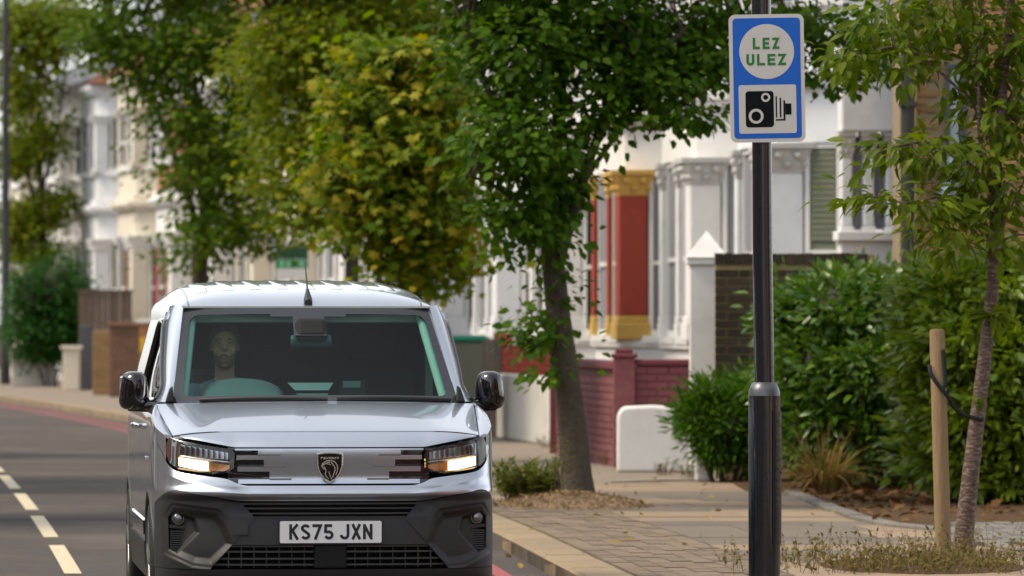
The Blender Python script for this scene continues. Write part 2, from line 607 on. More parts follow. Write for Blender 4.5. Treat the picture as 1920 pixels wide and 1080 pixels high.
m_blue = mat('sign_blue', (.005, .105, .50), rough=.42, var=.06, vscale=12, spec=.3)
m_signw = mat('sign_white', (.56, .54, .50), rough=.5, var=.04, vscale=9, dirt=(.46, .44, .40), dscale=5, damt=.4)
m_green = mat('sign_green', (.012, .16, .02), rough=.5, var=.05)
m_signk = mat('sign_black', (.004, .006, .007), spec=.1, rough=.6, var=.1)
m_alu = mat('bare_aluminium', (.5, .5, .5), rough=.4, metal=.9, var=.1)
sd_ = 29.58
sx = (1438.5 - 960) * sd_ / F
sz = CAMZ - (146.5 - HOR) * sd_ / F
k = sd_ / F                                   # metres per photo pixel at the sign
sign = empty('zone_sign', (sx, sd_, sz))
sign.rotation_euler = (0, math.radians(-1.0), math.radians(1.5))
def rrect(w_, h_, r_, n=6):
    out = []
    for cx, cz, a0 in ((w_ / 2 - r_, h_ / 2 - r_, 0), (-w_ / 2 + r_, h_ / 2 - r_, 90), (-w_ / 2 + r_, -h_ / 2 + r_, 180), (w_ / 2 - r_, -h_ / 2 + r_, 270)):
        out += arc(cx, cz, r_, r_, a0, a0 + 90, n)
    return out[::-1]
W_, H_ = 141 * k, 240 * k
MB().prism_xz(rrect(W_, H_, 12 * k), 0, .004).build('panel', m_signw, sign)
MB().prism_xz(rrect(W_ - 14 * k, H_ - 14 * k, 7 * k), -.0008, .002).build('blue_field', m_blue, sign)
circ = [(x, z + 50 * k) for x, z in arc(0, 0, 51.5 * k, 51.5 * k, 360, 0, 48)[:-1]]
MB().prism_xz(circ, -.0016, .001).build('white_disc', m_signw, sign)
t = MB()
write(t, 'LEZ', -26 * k, 54.5 * k, 13.2 * k, 21.5 * k, 4.9 * k, 5.2 * k, -.0026, -.0012)
write(t, 'ULEZ', -38.5 * k, 24.0 * k, 15.2 * k, 21.5 * k, 4.9 * k, 4.6 * k, -.0026, -.0012)
t.build('zone_lettering', m_green, sign)
pan = [(x, z - 58 * k) for x, z in rrect(108 * k, 91 * k, 4 * k, 4)]
MB().prism_xz(pan, -.0016, .001).build('white_panel', m_signw, sign)
cb = MB()
cb.prism_xz([(x - 15 * k, z - 58 * k) for x, z in rrect(53 * k, 68 * k, 6 * k, 4)], -.0024, -.001)
cb.prism_xz([(15 * k, -34 * k), (17.5 * k, -34 * k), (17.5 * k, -74 * k), (15 * k, -74 * k)], -.0024, -.001)
cb.prism_xz([(22.5 * k, -37 * k), (25.5 * k, -37 * k), (25.5 * k, -74 * k), (22.5 * k, -74 * k)], -.0024, -.001)
cb.prism_xz([(29.5 * k, -42 * k), (33 * k, -42 * k), (33 * k, -80 * k), (15 * k, -80 * k), (15 * k, -77 * k), (29.5 * k, -77 * k)][::-1], -.0024, -.001)
cb.prism_xz([(33.2 * k, -48 * k), (44.5 * k, -48 * k), (44.5 * k, -69 * k), (33.2 * k, -69 * k)], -.0024, -.001)
cb.build('camera_symbol', m_signk, sign)
for (cx, cz, ro, ri) in ((-22, -71, 14, 9), (-3.5, -36, 8.5, 4.6)):
    MB().prism_xz(arc(cx * k, cz * k, ro * k, ro * k, 360, 0, 28)[:-1], -.0030, -.002).build('lens_ring', m_signw, sign)
    MB().prism_xz(arc(cx * k, cz * k, ri * k, ri * k, 360, 0, 28)[:-1], -.0036, -.0025).build('lens_centre', m_signk, sign)
for zz in (.22, -.22):
    MB().box(-.09, .09, .005, .02, zz - .015, zz + .015).build('channel', m_alu, sign)
    MB().tube([(.055 * math.cos(a_) , .07 + .058 * math.sin(a_), zz) for a_ in np.linspace(-2.6, 2.6 + math.pi - 2.06, 24)], .006, 6).build('clip', m_alu, sign)
tag(sign, 'blue and white LEZ ULEZ sign with a black camera symbol on the lamp column', 'road sign')
# ================================================================ the van
# local axes: x to the right in the photo, y from the front bumper to the tail, z up
m_paint = mat('silver_paint', (.47, .51, .58), rough=.30, metal=.88, var=.03, vscale=300, coat=1.0)
m_plastic = mat('grained_dark_plastic', (.019, .019, .021), rough=.55, var=.1, vscale=90, bump=.06, bscale=500)
m_gloss = mat('piano_black', (.004, .004, .005), rough=.06, var=0, coat=.5)
m_frit = mat('black_glass_band', (.018, .019, .023), rough=.12, var=0)
m_void = mat('dark_cavity', (.006, .006, .006), rough=.9, var=0)
m_slat = mat('grille_slat', (.035, .036, .039), rough=.42, var=0)
m_chrome = mat('chrome', (.75, .76, .78), rough=.12, metal=1.0, var=0)
m_brush = mat('dark_chrome', (.22, .22, .23), rough=.22, metal=.9, var=0)
m_rubber = mat('tyre_rubber', (.013, .013, .013), rough=.8, var=.2, vscale=40)
m_alloy = mat('alloy_wheel', (.38, .39, .41), rough=.3, metal=.8, var=.05)
m_screen = glass_mat('windscreen_glass', (.60, .92, .88), refl=.42)
m_sideglass = glass_mat('tinted_side_glass', (.45, .55, .50), refl=1.2)
m_lens = glass_mat('lamp_lens', (.92, .93, .95), refl=1.2)
m_platew = mat('plate_white', (.74, .76, .77), rough=.45, var=.03, spec=.3)
m_platek = mat('plate_black', (.008, .008, .010), rough=.5, var=0)
m_dash = mat('dashboard_plastic', (.05, .06, .062), rough=.75, var=.1)
m_dashlt = mat('binnacle_top', (.085, .095, .10), rough=.7, var=.08)
m_seat = mat('seat_cloth', (.010, .012, .013), rough=.9, var=.2, vscale=60)
m_liner = mat('pale_headliner', (.44, .46, .40), rough=.9, var=.05)
m_dash_plate = mat('pale_dash_plate', (.17, .18, .18), rough=.8, var=.05)
m_led = glow_mat('lit_lamp', (1.0, .66, .32), 2.6)
m_refl = mat('lamp_reflector', (.70, .71, .74), rough=.35, metal=1.0, var=.1, vscale=60)
m_dark_refl = mat('lamp_bezel', (.12, .12, .125), rough=.3, metal=.6, var=0)

YAW = math.radians(6.0)
VAN = empty('silver_van', ((620 - 960) * 29.0 / F, 29.0, 0.0), YAW)
tag(VAN, 'silver panel van with lit headlamps driving towards the camera along the road', 'van')

yp = curve([0, .3, .5, .65, .755, .815, .85, .868, .884, .894], [0, .008, .03, .07, .13, .20, .28, .37, .50, .66])
yc = curve([.12, .22, .30, .42, .52, .60, .665, .71, .755, .80, .94, 1.0, 1.1], [.14, .07, .02, .0, .005, .012, .012, -.022, .018, .045, .065, .09, .16])

def xgrid(x0, x1, n):
    """samples that crowd towards the wrapped corner"""
    a, e = math.asin(min(1, abs(x0) / .90)), math.asin(min(1, abs(x1) / .90))
    sg = lambda v: 1 if v >= 0 else -1
    th = np.linspace(a * sg(x0), e * sg(x1), n)
    return np.sin(th) * .90

def Yf(x, z):
    return yc(z) + yp(np.abs(x))

def spot(x, z, dy=0.0):
    return (x, float(Yf(x, z)) + dy, z)

def band(name, x0, x1, zb, zt, material, nx=40, nz=10, dy=0.0, rim=.02, extra=None, parent=None):
    xs = xgrid(x0, x1, nx)
    P = np.zeros((nz, nx, 3))
    for j, x in enumerate(xs):
        lo = zb(abs(x)) if callable(zb) else zb
        hi = zt(abs(x)) if callable(zt) else zt
        z = np.linspace(lo, hi, nz)
        P[:, j, 0] = x; P[:, j, 2] = z
        P[:, j, 1] = Yf(x, z) + dy
        if extra is not None:
            P[:, j, 1] += extra(np.full(nz, abs(x)), z)
    return MB().shell(P, (0, rim, 0)).build(name, material, parent or VAN, smooth=38)

# ---- bonnet
hood_front_z = curve([0, .55, .68, .80, .9], [1.027, 1.026, 1.019, 1.001, .98])
lip_low = lambda x: .943 if x < .49 else .943 + (x - .49) / .31 * .058
ns, nx = 26, 61
P = np.zeros((ns, nx, 3))
for i in range(ns):
    s = i / (ns - 1)
    xm = .795 + .052 * s
    xs = np.linspace(-xm, xm, nx)
    yf = .175 + yp(np.abs(xs)) * .9
    yb = .90 + .20 * (xs / .85) ** 2
    y = yf + (yb - yf) * s
    zf = hood_front_z(np.abs(xs)); zb_ = 1.170 - .016 * (xs / .85) ** 2
    z = zf + (zb_ - zf) * (s ** .88)
    z = z + .010 * sstep(.64, .52, np.abs(xs)) * np.sin(math.pi * min(1, s * 1.0)) - .028 * (np.abs(xs) / .847) ** 7 * s * (1 - s) * 2
    P[i, :, 0] = xs; P[i, :, 1] = y; P[i, :, 2] = z
MB().shell(P, (0, .012, -.03)).build('bonnet', m_paint, VAN, smooth=40)
# lip below the bonnet gap
nz, nx = 9, 61
P = np.zeros((nz, nx, 3))
xs = xgrid(-.79, .79, nx)
for i in range(nz):
    t_ = i / (nz - 1)
    lo = np.array([lip_low(abs(x)) for x in xs]) + .004
    hi = hood_front_z(np.abs(xs)) - .005
    P[i, :, 0] = xs
    P[i, :, 2] = lo + (hi - lo) * t_
    P[i, :, 1] = .052 + (.165 - .052) * t_ ** 1.5 * np.clip((hi - lo) / .08, .25, 1) + yp(np.abs(xs)) * .97
MB().shell(P, (0, .03, -.004)).build('bonnet_lip', m_paint, VAN, smooth=40)

# ---- grille panel with the stepped black slots
hollow = lambda x, z: .055 * np.clip((.945 - z) / .187, 0, 1) ** 1.6          # the panel leans back towards its foot
band('grille_backing', -.52, .52, .752, .946, m_gloss, 40, 10, dy=.022, rim=.02, extra=hollow)
rows = [(.930, .9395, .486), (.905, .930, .368), (.882, .905, .478), (.847, .882, .338), (.821, .847, .472), (.781, .821, .308), (.7585, .781, .468)]
for z0, z1, xe in rows:
    band('grille_bar', -xe, xe, z0, z1, m_paint, 41, 5, dy=0.0, rim=.018, extra=hollow)
for zz, x0, x1 in ((.906, .252, .368), (.848, .222, .338), (.782, .195, .308)):
    for s in (-1, 1):
        xs = np.linspace(x0, x1, 8) * s
        P = np.array([[(x, Yf(x, zz) - .003 + float(hollow(0, zz)), zz - .004 + h_) for x in xs] for h_ in (0, .008)])
        MB().shell(P, (0, .01, 0)).build('accent_line', m_brush, VAN)

# ---- badge
bz, bw, bh = .843, .0655, .077
sh = [(-bw, bh * .90), (-bw * .5, bh * .985), (0, bh), (bw * .5, bh * .985), (bw, bh * .90), (bw * .98, .1 * bh), (bw * .8, -.38 * bh), (bw * .42, -.78 * bh), (0, -bh), (-bw * .42, -.78 * bh), (-bw * .8, -.38 * bh), (-bw * .98, .1 * bh)][::-1]
by = float(Yf(0, bz)) + .008
def shield(f, z=bz): return [(x * f, z + q * f) for x, q in sh]
badge = MB().prism_xz(shield(1.05), by - .012, by + .05).build('badge', m_chrome, VAN, bevel=.003)
MB().prism_xz(shield(.93), by - .0135, by).build('badge_field', m_gloss, badge)
lines = MB()
write(lines, 'PEUGEOT', -.0475, bz + .0425, .0115, .0105, .0028, .0024, by - .0148, by - .012)
S = lambda pts: [((x - 62) / 1000 * 1.12, bz + .002 + (52 - z) / 1000 * 1.12) for x, z in pts]
for pts, wd in (([(24, 42), (33, 32), (46, 24), (62, 22), (76, 24), (88, 32), (95, 44), (97, 60)], .005),
                ([(62, 22), (58, 30), (48, 34), (38, 38), (28, 44), (22, 47)], .0055),
                ([(22, 47), (26, 53), (36, 52), (40, 58), (34, 62), (30, 56)], .004),
                ([(42, 60), (44, 72), (40, 84), (46, 96), (56, 106)], .004),
                ([(66, 30), (76, 40), (84, 52), (86, 66), (80, 82), (76, 96), (66, 108)], .0045),
                ([(58, 72), (60, 86), (66, 100)], .0035), ([(97, 60), (95, 74), (88, 88)], .004), ([(50, 40), (60, 38), (66, 44)], .0035)):
    stroke(lines, S(pts), wd, by - .0148, by - .012)
lines.build('badge_emblem', m_chrome, badge)

# ---- silver strip under the grille panel and the lamps
sil_top = curve([0, .42, .47, .53, .62, .77, .82, .855, .884], [.754, .754, .763, .788, .80, .822, .856, .93, .99])
bump_top = curve([0, .44, .50, .62, .72, .79, .82, .855, .884], [.668, .669, .673, .692, .709, .722, .716, .69, .645])
ridge = curve([0, .42, .50, .65, .80, .884], [.712, .712, .724, .757, .79, .82])
def strip_shape(x, z):
    r_ = ridge(x); hi = sil_top(x); lo = bump_top(x)
    up = np.clip((hi - z) / np.maximum(hi - r_, 1e-3), 0, 1)
    dn = np.clip((z - lo) / np.maximum(r_ - lo, 1e-3), 0, 1)
    k_ = np.minimum(up, 1) * np.minimum(dn, 1)
    return -.022 * sstep(.40, .56, x) * k_ * sstep(.884, .80, x)
band('front_panel', -.884, .884, lambda x: float(bump_top(x)) + .003, lambda x: float(sil_top(x)) - .004, m_paint, 121, 21, rim=.03, extra=strip_shape)

# ---- dark bumper
def poly_sd(poly):
    P_ = np.array(poly)
    def fn(x, z):
        x = np.asarray(x, float); z = np.asarray(z, float)
        dmin = np.full(x.shape, 9.0); inside = np.zeros(x.shape, bool)
        n = len(P_)
        for i in range(n):
            a, b_ = P_[i], P_[(i + 1) % n]
            e = b_ - a
            t_ = np.clip(((x - a[0]) * e[0] + (z - a[1]) * e[1]) / (e @ e), 0, 1)
            dd = np.hypot(x - a[0] - t_ * e[0], z - a[1] - t_ * e[1])
            dmin = np.minimum(dmin, dd)
            c = (a[1] > z) != (b_[1] > z)
            with np.errstate(divide='ignore', invalid='ignore'):
                xi = (b_[0] - a[0]) * (z - a[1]) / (b_[1] - a[1]) + a[0]
            inside ^= c & (x < xi)
        return np.where(inside, dmin, -dmin)
    return fn
facet = poly_sd([(.835, .405), (.838, .585), (.80, .645), (.575, .615), (.53, .555), (.485, .445), (.605, .335), (.70, .345)])
pocket = poly_sd([(.822, .42), (.825, .585), (.79, .612), (.685, .585), (.665, .508), (.775, .395)])
def bumper_shape(x, z):
    o_ = .030 * sstep(0, .045, facet(x, z)) + .040 * sstep(0, .020, pocket(x, z))
    o_ = o_ - .012 * sstep(.50, .60, x) * sstep(.0, -.02, facet(x, z)) * sstep(.72, .66, z)
    o_ = o_ + .03 * sstep(.56, .46, x) * sstep(.585, .66, z)
    return o_
up_edge = lambda z: .385 + (.455 - .385) * np.clip((z - .582) / .08, 0, 1)
low_edge = lambda z: .615 - (.615 - .505) * np.clip((z - .322) / .125, 0, 1)
def inner(z):
    if z >= .582: return float(up_edge(z))
    if z <= .447: return float(low_edge(z))
    return .505 + (.385 - .505) * (z - .447) / .135
for s in (-1, 1):
    nz, nx = 120, 120
    P = np.zeros((nz, nx, 3))
    for i in range(nz):
        zn = .322 + (.668 - .322) * i / (nz - 1)
        xin = inner(zn)
        xs = xgrid(xin, .882, nx)
        tfrac = i / (nz - 1)
        zz = .322 + (bump_top(xs) - .322) * tfrac
        # keep the inner edge straight, let the top follow the silver panel
        k_ = sstep(0, .12, xs - xin)
        zz = zn * (1 - k_) + zz * k_
        P[i, :, 0] = xs * s; P[i, :, 2] = zz
        P[i, :, 1] = Yf(xs, zz) + bumper_shape(xs, zz) - .004
    MB().shell(P, (0, .05, 0)).build('bumper_corner', m_plastic, VAN, smooth=55)
    # fog lamp, shelf, fins
    fx, fz = .772, .578
    fy = float(Yf(fx, fz)) + .035
    fog = MB().tube([(fx * s, fy - .002, fz), (fx * s, fy + .05, fz)], [.031, .034], 24).build('fog_lamp', m_dark_refl, VAN, smooth=40)
    MB().sphere((fx * s, fy - .001, fz), (.026, .010, .026), 20, 8).build('fog_lens', m_brush, fog, smooth=60)
    sh_ = MB()
    sh_.prism_xz([(.815 * s, .545), (.815 * s, .53), (.672 * s, .520), (.70 * s, .54)], fy - .004, fy + .05)
    sh_.build('fog_shelf', m_plastic, VAN)
    for q in range(10):
        zz = .512 - q * .0115
        x1 = .668 + q * .0115
        MB().box(min(x1 * s, .812 * s), max(x1 * s, .812 * s), fy + .004, fy + .03, zz - .003, zz + .003).build('fin', m_slat, VAN)
    MB().tube([(.755 * s, fy - .001, .452), (.755 * s, fy + .02, .452)], .010, 14).build('parking_sensor', m_plastic, VAN)
    # tow eye cover beside the plate (left side only)
    if s < 0:
        P = np.array([[(x, Yf(x, z) + bumper_shape(np.array([abs(x)]), np.array([z]))[0] - .009, z) for x in np.linspace(-.505 + (.57 - z) * -.02, -.425 - (.57 - z) * -.05, 5)] for z in (.50, .535, .57)])
        MB().shell(P, (0, .01, 0)).build('tow_eye_cover', m_plastic, VAN, bevel=.002)
# plate beam, lower lip
band('plate_beam', -.384, .384, .4475, .5815, m_plastic, 31, 8, dy=.0, rim=.05)
for s in (-1, 1):
    P = np.zeros((8, 8, 3))
    for i in range(8):
        z = .4475 + .134 * i / 7
        xs = np.linspace(.384, inner(z), 8)
        P[i, :, 0] = xs * s; P[i, :, 2] = z; P[i, :, 1] = Yf(xs, np.full(8, z)) + .001
    MB().shell(P, (0, .05, 0)).build('plate_beam_end', m_plastic, VAN, smooth=40)
band('lower_lip', -.878, .878, .20, .3195, m_plastic, 81, 10, dy=-.012, rim=.08)
band('bumper_under', -.42, .42, .583, .592, m_plastic, 31, 3, dy=.0, rim=.08)
# openings: dark cavity and slats
band('grille_cavity', -.66, .66, .30, .675, m_void, 41, 8, dy=.085, rim=.01)
for zz in (.607, .633, .657):
    xe = float(up_edge(zz)) + .01
    xs = np.linspace(-xe, xe, 31)
    P = np.array([[(x, Yf(x, zz) + .020 + dy_, zz + h_) for x in xs] for dy_, h_ in ((.03, .004), (.0, .004), (.0, -.004), (.03, -.004))])
    MB().grid(P).build('upper_slat', m_slat, VAN, smooth=30)
for zz in (.345, .376, .412, .440):
    for s in (-1, 1):
        xe = float(low_edge(zz)) + .012
        xs = np.linspace(.085, xe, 21) * s
        P = np.array([[(x, Yf(x, zz) + .018 + dy_, zz + h_) for x in xs] for dy_, h_ in ((.03, .004), (.0, .004), (.0, -.005), (.03, -.005))])
        MB().grid(P).build('lower_slat', m_slat, VAN, smooth=30)
for x in np.arange(-.52, .53, .065):
    if abs(x) > .1:
        MB().box(x - .003, x + .003, .055, .075, .33, .445).build('grille_mullion', m_slat, VAN)
MB().box(-.083, .083, .004, .06, .325, .446).build('radar_cover', m_void, VAN, bevel=.012)
# number plate
plate = MB().prism_xz([(x, z + .513) for x, z in rrect(.522, .112, .008, 4)], -.012, -.004).build('number_plate', m_platew, VAN)
MB().prism_xz([(x, z + .513) for x, z in rrect(.535, .124, .010, 4)], -.0045, .02).build('plate_holder', m_plastic, VAN)
t = MB()
x_ = write(t, 'KS75', -.2135, .513 - .0385, .049, .079, .0145, .0105, -.0135, -.011)
write(t, 'JXN', x_ + .022, .513 - .0385, .049, .079, .0145, .0105, -.0135, -.011)
t.build('registration', m_platek, plate)

# ---- head lamps
hl = [(.815, .995), (.745, .975), (.60, .950), (.497, .937), (.487, .905), (.492, .838), (.535, .812), (.60, .808), (.77, .832), (.815, .862), (.832, .91), (.830, .96)]
def lamp_patch(poly, n=26):
    """fill a polygon in (x,z) with rows of points for the lamp surface"""
    zs = [p[1] for p in poly]
    Z = np.linspace(min(zs) + 1e-4, max(zs) - 1e-4, n)
    rows_ = []
    for z in Z:
        xi = []
        for i in range(len(poly)):
            a, b_ = poly[i], poly[(i + 1) % len(poly)]
            if (a[1] > z) != (b_[1] > z):
                xi.append(a[0] + (z - a[1]) / (b_[1] - a[1]) * (b_[0] - a[0]))
        rows_.append(np.linspace(min(xi), max(xi), n))
    return Z, rows_
def lamp_piece(name, poly, s, dy, material, parent, rim=.01, n=26, smooth=40):
    Z, R_ = lamp_patch(poly, n)
    P = np.array([[(x * s, float(Yf(min(x, .884), z)) + dy, z) for x in r_] for z, r_ in zip(Z, R_)])
    return MB().shell(P, (0, rim, 0)).build(name, material, parent, smooth=smooth)
for s in (-1, 1):
    house_ = lamp_piece('headlight', hl, s, .060, m_dark_refl, VAN, rim=.02)
    lamp_piece('lens', hl, s, -.004, m_lens, house_, rim=.0, n=20)
    # bezel ring round the lens
    cx = np.mean([p[0] for p in hl]); cz = np.mean([p[1] for p in hl])
    ring = []
    for i in range(len(hl) + 1):
        p = hl[i % len(hl)]
        ring.append([(p[0] * s, float(Yf(min(p[0], .884), p[1])) - .002, p[1]),
                     ((p[0] + (cx - p[0]) * .05) * s, float(Yf(min(p[0], .884), p[1])) + .012, p[1] + (cz - p[1]) * .10),
                     ((p[0] + (cx - p[0]) * .05) * s, float(Yf(min(p[0], .884), p[1])) + .06, p[1] + (cz - p[1]) * .10)])
    MB().grid(np.array(ring)).build('bezel', m_gloss, house_, smooth=30)
    lamp_piece('upper_reflector', [(.775, .962), (.62, .932), (.512, .915), (.512, .880), (.60, .887), (.775, .905)], s, .046, m_refl, house_, rim=.01)
    for q in range(9):
        x = .535 + q * .028
        zt = .917 + (x - .512) * .17; zb_ = .882 + (x - .512) * .09
        MB().box(min(x * s, (x + .005) * s), max(x * s, (x + .005) * s), float(Yf(x, .9)) + .020, float(Yf(x, .9)) + .05, zb_, zt).build('reflector_rib', m_dark_refl, house_)
    MB().tube(smooth_path([(x * s, float(Yf(x, z)) + .022, z) for x, z in ((.782, .972), (.787, .935), (.778, .906), (.72, .894), (.62, .880), (.51, .868))], 20), .0045, 6).build('chrome_line', m_refl, house_, smooth=60)
    lamp_piece('running_lamp', [(.770, .892), (.62, .870), (.62, .824), (.66, .826), (.770, .848)], s, .034, m_led, house_, rim=.01)
    lamp_piece('indicator', [(.615, .868), (.512, .853), (.512, .835), (.545, .822), (.615, .824)], s, .036, mat('amber_reflector', (.55, .24, .08), rough=.25, metal=.7, var=.2, vscale=80), house_, rim=.01)

# ---- body sides
gz = curve([.18, .45, .75, .95, 1.02, 1.10, 1.16, 1.31, 1.48, 1.62, 1.69, 1.745], [.975, .995, 1.0, 1.0, .996, .985, .968, .938, .888, .846, .816, .772])
wy = curve([.40, .50, .66, .90, 1.4, 3.6, 4.15, 4.36, 4.40], [.872, .884, .893, .897, .899, .899, .885, .855, .84])
def sx_(y, z):
    return wy(y) * gz(z) * (1 - .082 * sstep(2.0, 1.10, y) * sstep(1.10, 1.26, z))      # the cab narrows towards the windscreen
WR, FA, RA = .325, .905, 3.69
def side_bottom(y):
    z = .24
    for a_ in (FA, RA):
        if abs(y - a_) < .375:
            z = max(z, .32 + math.sqrt(max(0, .375 ** 2 - (y - a_) ** 2)))
    return z
ysides = np.unique(np.concatenate([np.linspace(.5, 4.4, 90), np.linspace(FA - .375, FA + .375, 40), np.linspace(RA - .375, RA + .375, 40)]))
def side_patch(name, ys, zlo, zhi, nz, s, material, rim=.015, off=0.0, smooth=45):
    P = np.zeros((nz, len(ys), 3))
    for j, y in enumerate(ys):
        lo = zlo(y) if callable(zlo) else zlo
        hi = zhi(y) if callable(zhi) else zhi
        z = np.linspace(lo, hi, nz)
        P[:, j, 0] = (sx_(y, z) + off) * s; P[:, j, 1] = y; P[:, j, 2] = z
    return MB().shell(P, (-rim * s, 0, 0)).build(name, material, VAN, smooth=smooth)
E2y = lambda z: 1.20 + (z - 1.16) * 1.50         # rear edge of the windscreen pillar
hood_side_z = lambda y: np.interp(y, [.3, .5, .75, 1.0, 1.15, 1.26], [1.0, 1.045, 1.10, 1.142, 1.156, 1.16])
for s in (-1, 1):
    yy = ysides[(ysides >= .5) & (ysides <= 1.262)]
    side_patch('front_wing', yy, side_bottom, lambda y: float(hood_side_z(y)), 30, s, m_paint)
    yy = np.concatenate([[1.268], ysides[(ysides > 1.27) & (ysides < 2.38)], [2.38]])
    side_patch('cab_door', yy, side_bottom, 1.16, 26, s, m_paint)
    yy = np.concatenate([[2.386], ysides[(ysides > 2.39)]])
    side_patch('load_side', yy, side_bottom, 1.60, 40, s, m_paint)
    yy = np.linspace(.48, 4.38, 70)
    # dark lower cladding
    yy = np.linspace(1.29, 3.30, 40)
    side_patch('side_cladding', yy, .23, .42, 8, s, m_plastic, rim=.02, off=.012)
    for a_, nm in ((FA, 'arch_lip'), (RA, 'arch_lip')):
        pts = []
        for k_ in range(25):
            an = math.pi * (k_ / 24)
            y = a_ + .375 * math.cos(an); z = .32 + .375 * math.sin(an)
            pts.append((s * (float(sx_(max(y, .5), z)) - .004), y, z))
        MB().tube(pts, .012, 8).build(nm, m_plastic, VAN, smooth=60)
    # front corner between lamp and wing
    nz = 26
    P = np.zeros((nz, 14, 3))
    for i in range(nz):
        t_ = i / (nz - 1)
        xs = xgrid(.832, .884, 14)
        lo = np.maximum(sil_top(xs) + .001, .86); hi = 1.0 + .045 * (xs - .832) / .052
        zz = lo + (hi - lo) * t_
        P[i, :, 0] = xs * s; P[i, :, 2] = zz
        P[i, :, 1] = yp(xs) + yc(np.minimum(zz, .95))
    P[:, -1, 1] = np.minimum(P[:, -1, 1], .52)
    MB().shell(P, (0, .02, 0)).build('wing_corner', m_paint, VAN, smooth=50)
    # shoulder between bonnet edge and wing top
    n = 24
    tt = np.linspace(0, 1, n)
    A = np.stack([(.795 + .052 * tt) + .004, .175 + float(yp(.795)) * .9 + (1.10 - .175 - float(yp(.795)) * .9) * tt, 1.001 + (1.154 - 1.001) * tt ** .88 - .004], 1)
    yb2 = np.linspace(.33, 1.26, n)
    B = np.stack([np.array([float(np.interp(y, [.33, .5], [.845, float(sx_(.5, 1.045))])) if y < .5 else float(sx_(y, float(hood_side_z(y)))) for y in yb2]), yb2, np.array([float(hood_side_z(y)) for y in yb2])], 1)
    C_ = (A + B) / 2 + np.array([.006, 0, .008])
    P = np.stack([A, C_, B]); P[:, :, 0] *= s
    MB().shell(P, (0, 0, -.02)).build('wing_top', m_paint, VAN, smooth=60)
    # windscreen pillar
    n = 24
    rowsP = []
    for i in range(n):
        t_ = i / (n - 1)
        z = 1.155 + (1.672 - 1.155) * t_
        e1 = Vector((.762 + (.672 - .762) * t_, 1.10 + .70 * t_ ** .95, z))
        e2y = float(E2y(z)) + .02
        e2 = Vector((float(sx_(e2y, z)) - .004, e2y, z))
        mid = e1.lerp(e2, .45) + Vector((.016, -.024, .010))
        mid2 = e1.lerp(e2, .8) + Vector((.014, -.008, .004))
        rowsP.append([e1, e1.lerp(mid, .55) + Vector((.004, -.006, .002)), mid, mid2, e2])
    P = np.array([[tuple(p) for p in r_] for r_ in rowsP]); P[:, :, 0] *= s
    MB().shell(P, (-.01 * s, .03, 0)).build('windscreen_pillar', m_paint, VAN, smooth=60)
    # door window with its black frame
    n = 12
    P = np.zeros((n, 12, 3)); Pf = np.zeros((n, 12, 3))
    for i in range(n):
        z = 1.165 + (1.605 - 1.165) * i / (n - 1)
        y0 = float(E2y(z)) + .03
        ys = np.linspace(y0, 2.38, 12)
        P[i, :, 0] = (sx_(ys, z) - .012) * s; P[i, :, 1] = ys; P[i, :, 2] = z
    MB().grid(P).build('door_window', m_sideglass, VAN, smooth=60)
    fr = MB()
    loop = [(float(E2y(z)) + .045, z) for z in np.linspace(1.17, 1.585, 12)] + [(2.10, 1.595), (2.34, 1.595), (2.37, 1.56), (2.375, 1.30), (2.37, 1.18)] + [(1.8, 1.172), (1.32, 1.17)]
    pts = [(s * (float(sx_(y, z)) + .001), y, z) for y, z in loop]
    fr.tube(pts + [pts[0]], .017, 8)
    fr.build('window_frame', m_gloss, VAN, smooth=60)
    # door handle
    hy, hz = 2.12, 1.02
    hx = float(sx_(hy, hz))
    MB().tube([(s * (hx + .004), hy - .12, hz), (s * (hx + .030), hy - .08, hz + .004), (s * (hx + .032), hy + .06, hz + .004), (s * (hx + .004), hy + .10, hz)], [.012, .017, .017, .012], 10).build('door_handle', m_chrome, VAN, smooth=60)
    MB().box(min(s * (float(sx_(1.0, .86)) - .005), s * (float(sx_(1.0, .86)) + .010)), max(s * (float(sx_(1.0, .86)) - .005), s * (float(sx_(1.0, .86)) + .010)), 1.06, 1.13, .855, .878).build('side_repeater', m_chrome, VAN, bevel=.004)
    # rub strips that catch the light low on the door
    yy = np.linspace(1.32, 3.26, 30)
    side_patch('door_moulding', yy, .455, .53, 5, s, m_gloss, rim=.02, off=.012)
    # exterior mirror
    mx_, my_, mz_ = .955, 1.33, 1.222
    n1, n2 = 28, 18
    P = np.zeros((n2 + 1, n1 + 1, 3))
    for i in range(n2 + 1):
        ph = -math.pi / 2 + math.pi * i / n2
        for j in range(n1 + 1):
            th = 2 * math.pi * j / n1
            sp = lambda v, e_: math.copysign(abs(v) ** e_, v)
            cx_ = sp(math.cos(th), .58) * max(math.cos(ph), 0) ** .55
            cz_ = sp(math.sin(th), .58) * max(math.cos(ph), 0) ** .55
            y = sp(math.sin(ph), .8)
            taper = 1.0 + .10 * cz_ * 0
            P[i, j] = (s * (mx_ + cx_ * (.078 - .012 * cz_) ), my_ + y * .085 + .03 * abs(cx_), mz_ + cz_ * .104 - .0)
    mir = MB().grid(P).build('door_mirror', m_gloss, VAN, smooth=80)
    MB().box(min(s * .895, s * 1.03), max(s * .895, s * 1.03), 1.405, 1.425, 1.145, 1.30).build('mirror_glass', m_chrome, mir, bevel=.02)
    MB().tube([(s * .985, 1.325, 1.148), (s * .92, 1.32, 1.142), (s * .868, 1.315, 1.14), (s * .842, 1.31, 1.143)], [.036, .034, .034, .040], 12).build('mirror_arm', m_gloss, mir, smooth=60)
    MB().prism_xz([(s * .872, 1.165), (s * .838, 1.165), (s * .858, 1.075), (s * .885, 1.085)], 1.29, 1.42).build('mirror_foot', m_plastic, mir, bevel=.008)

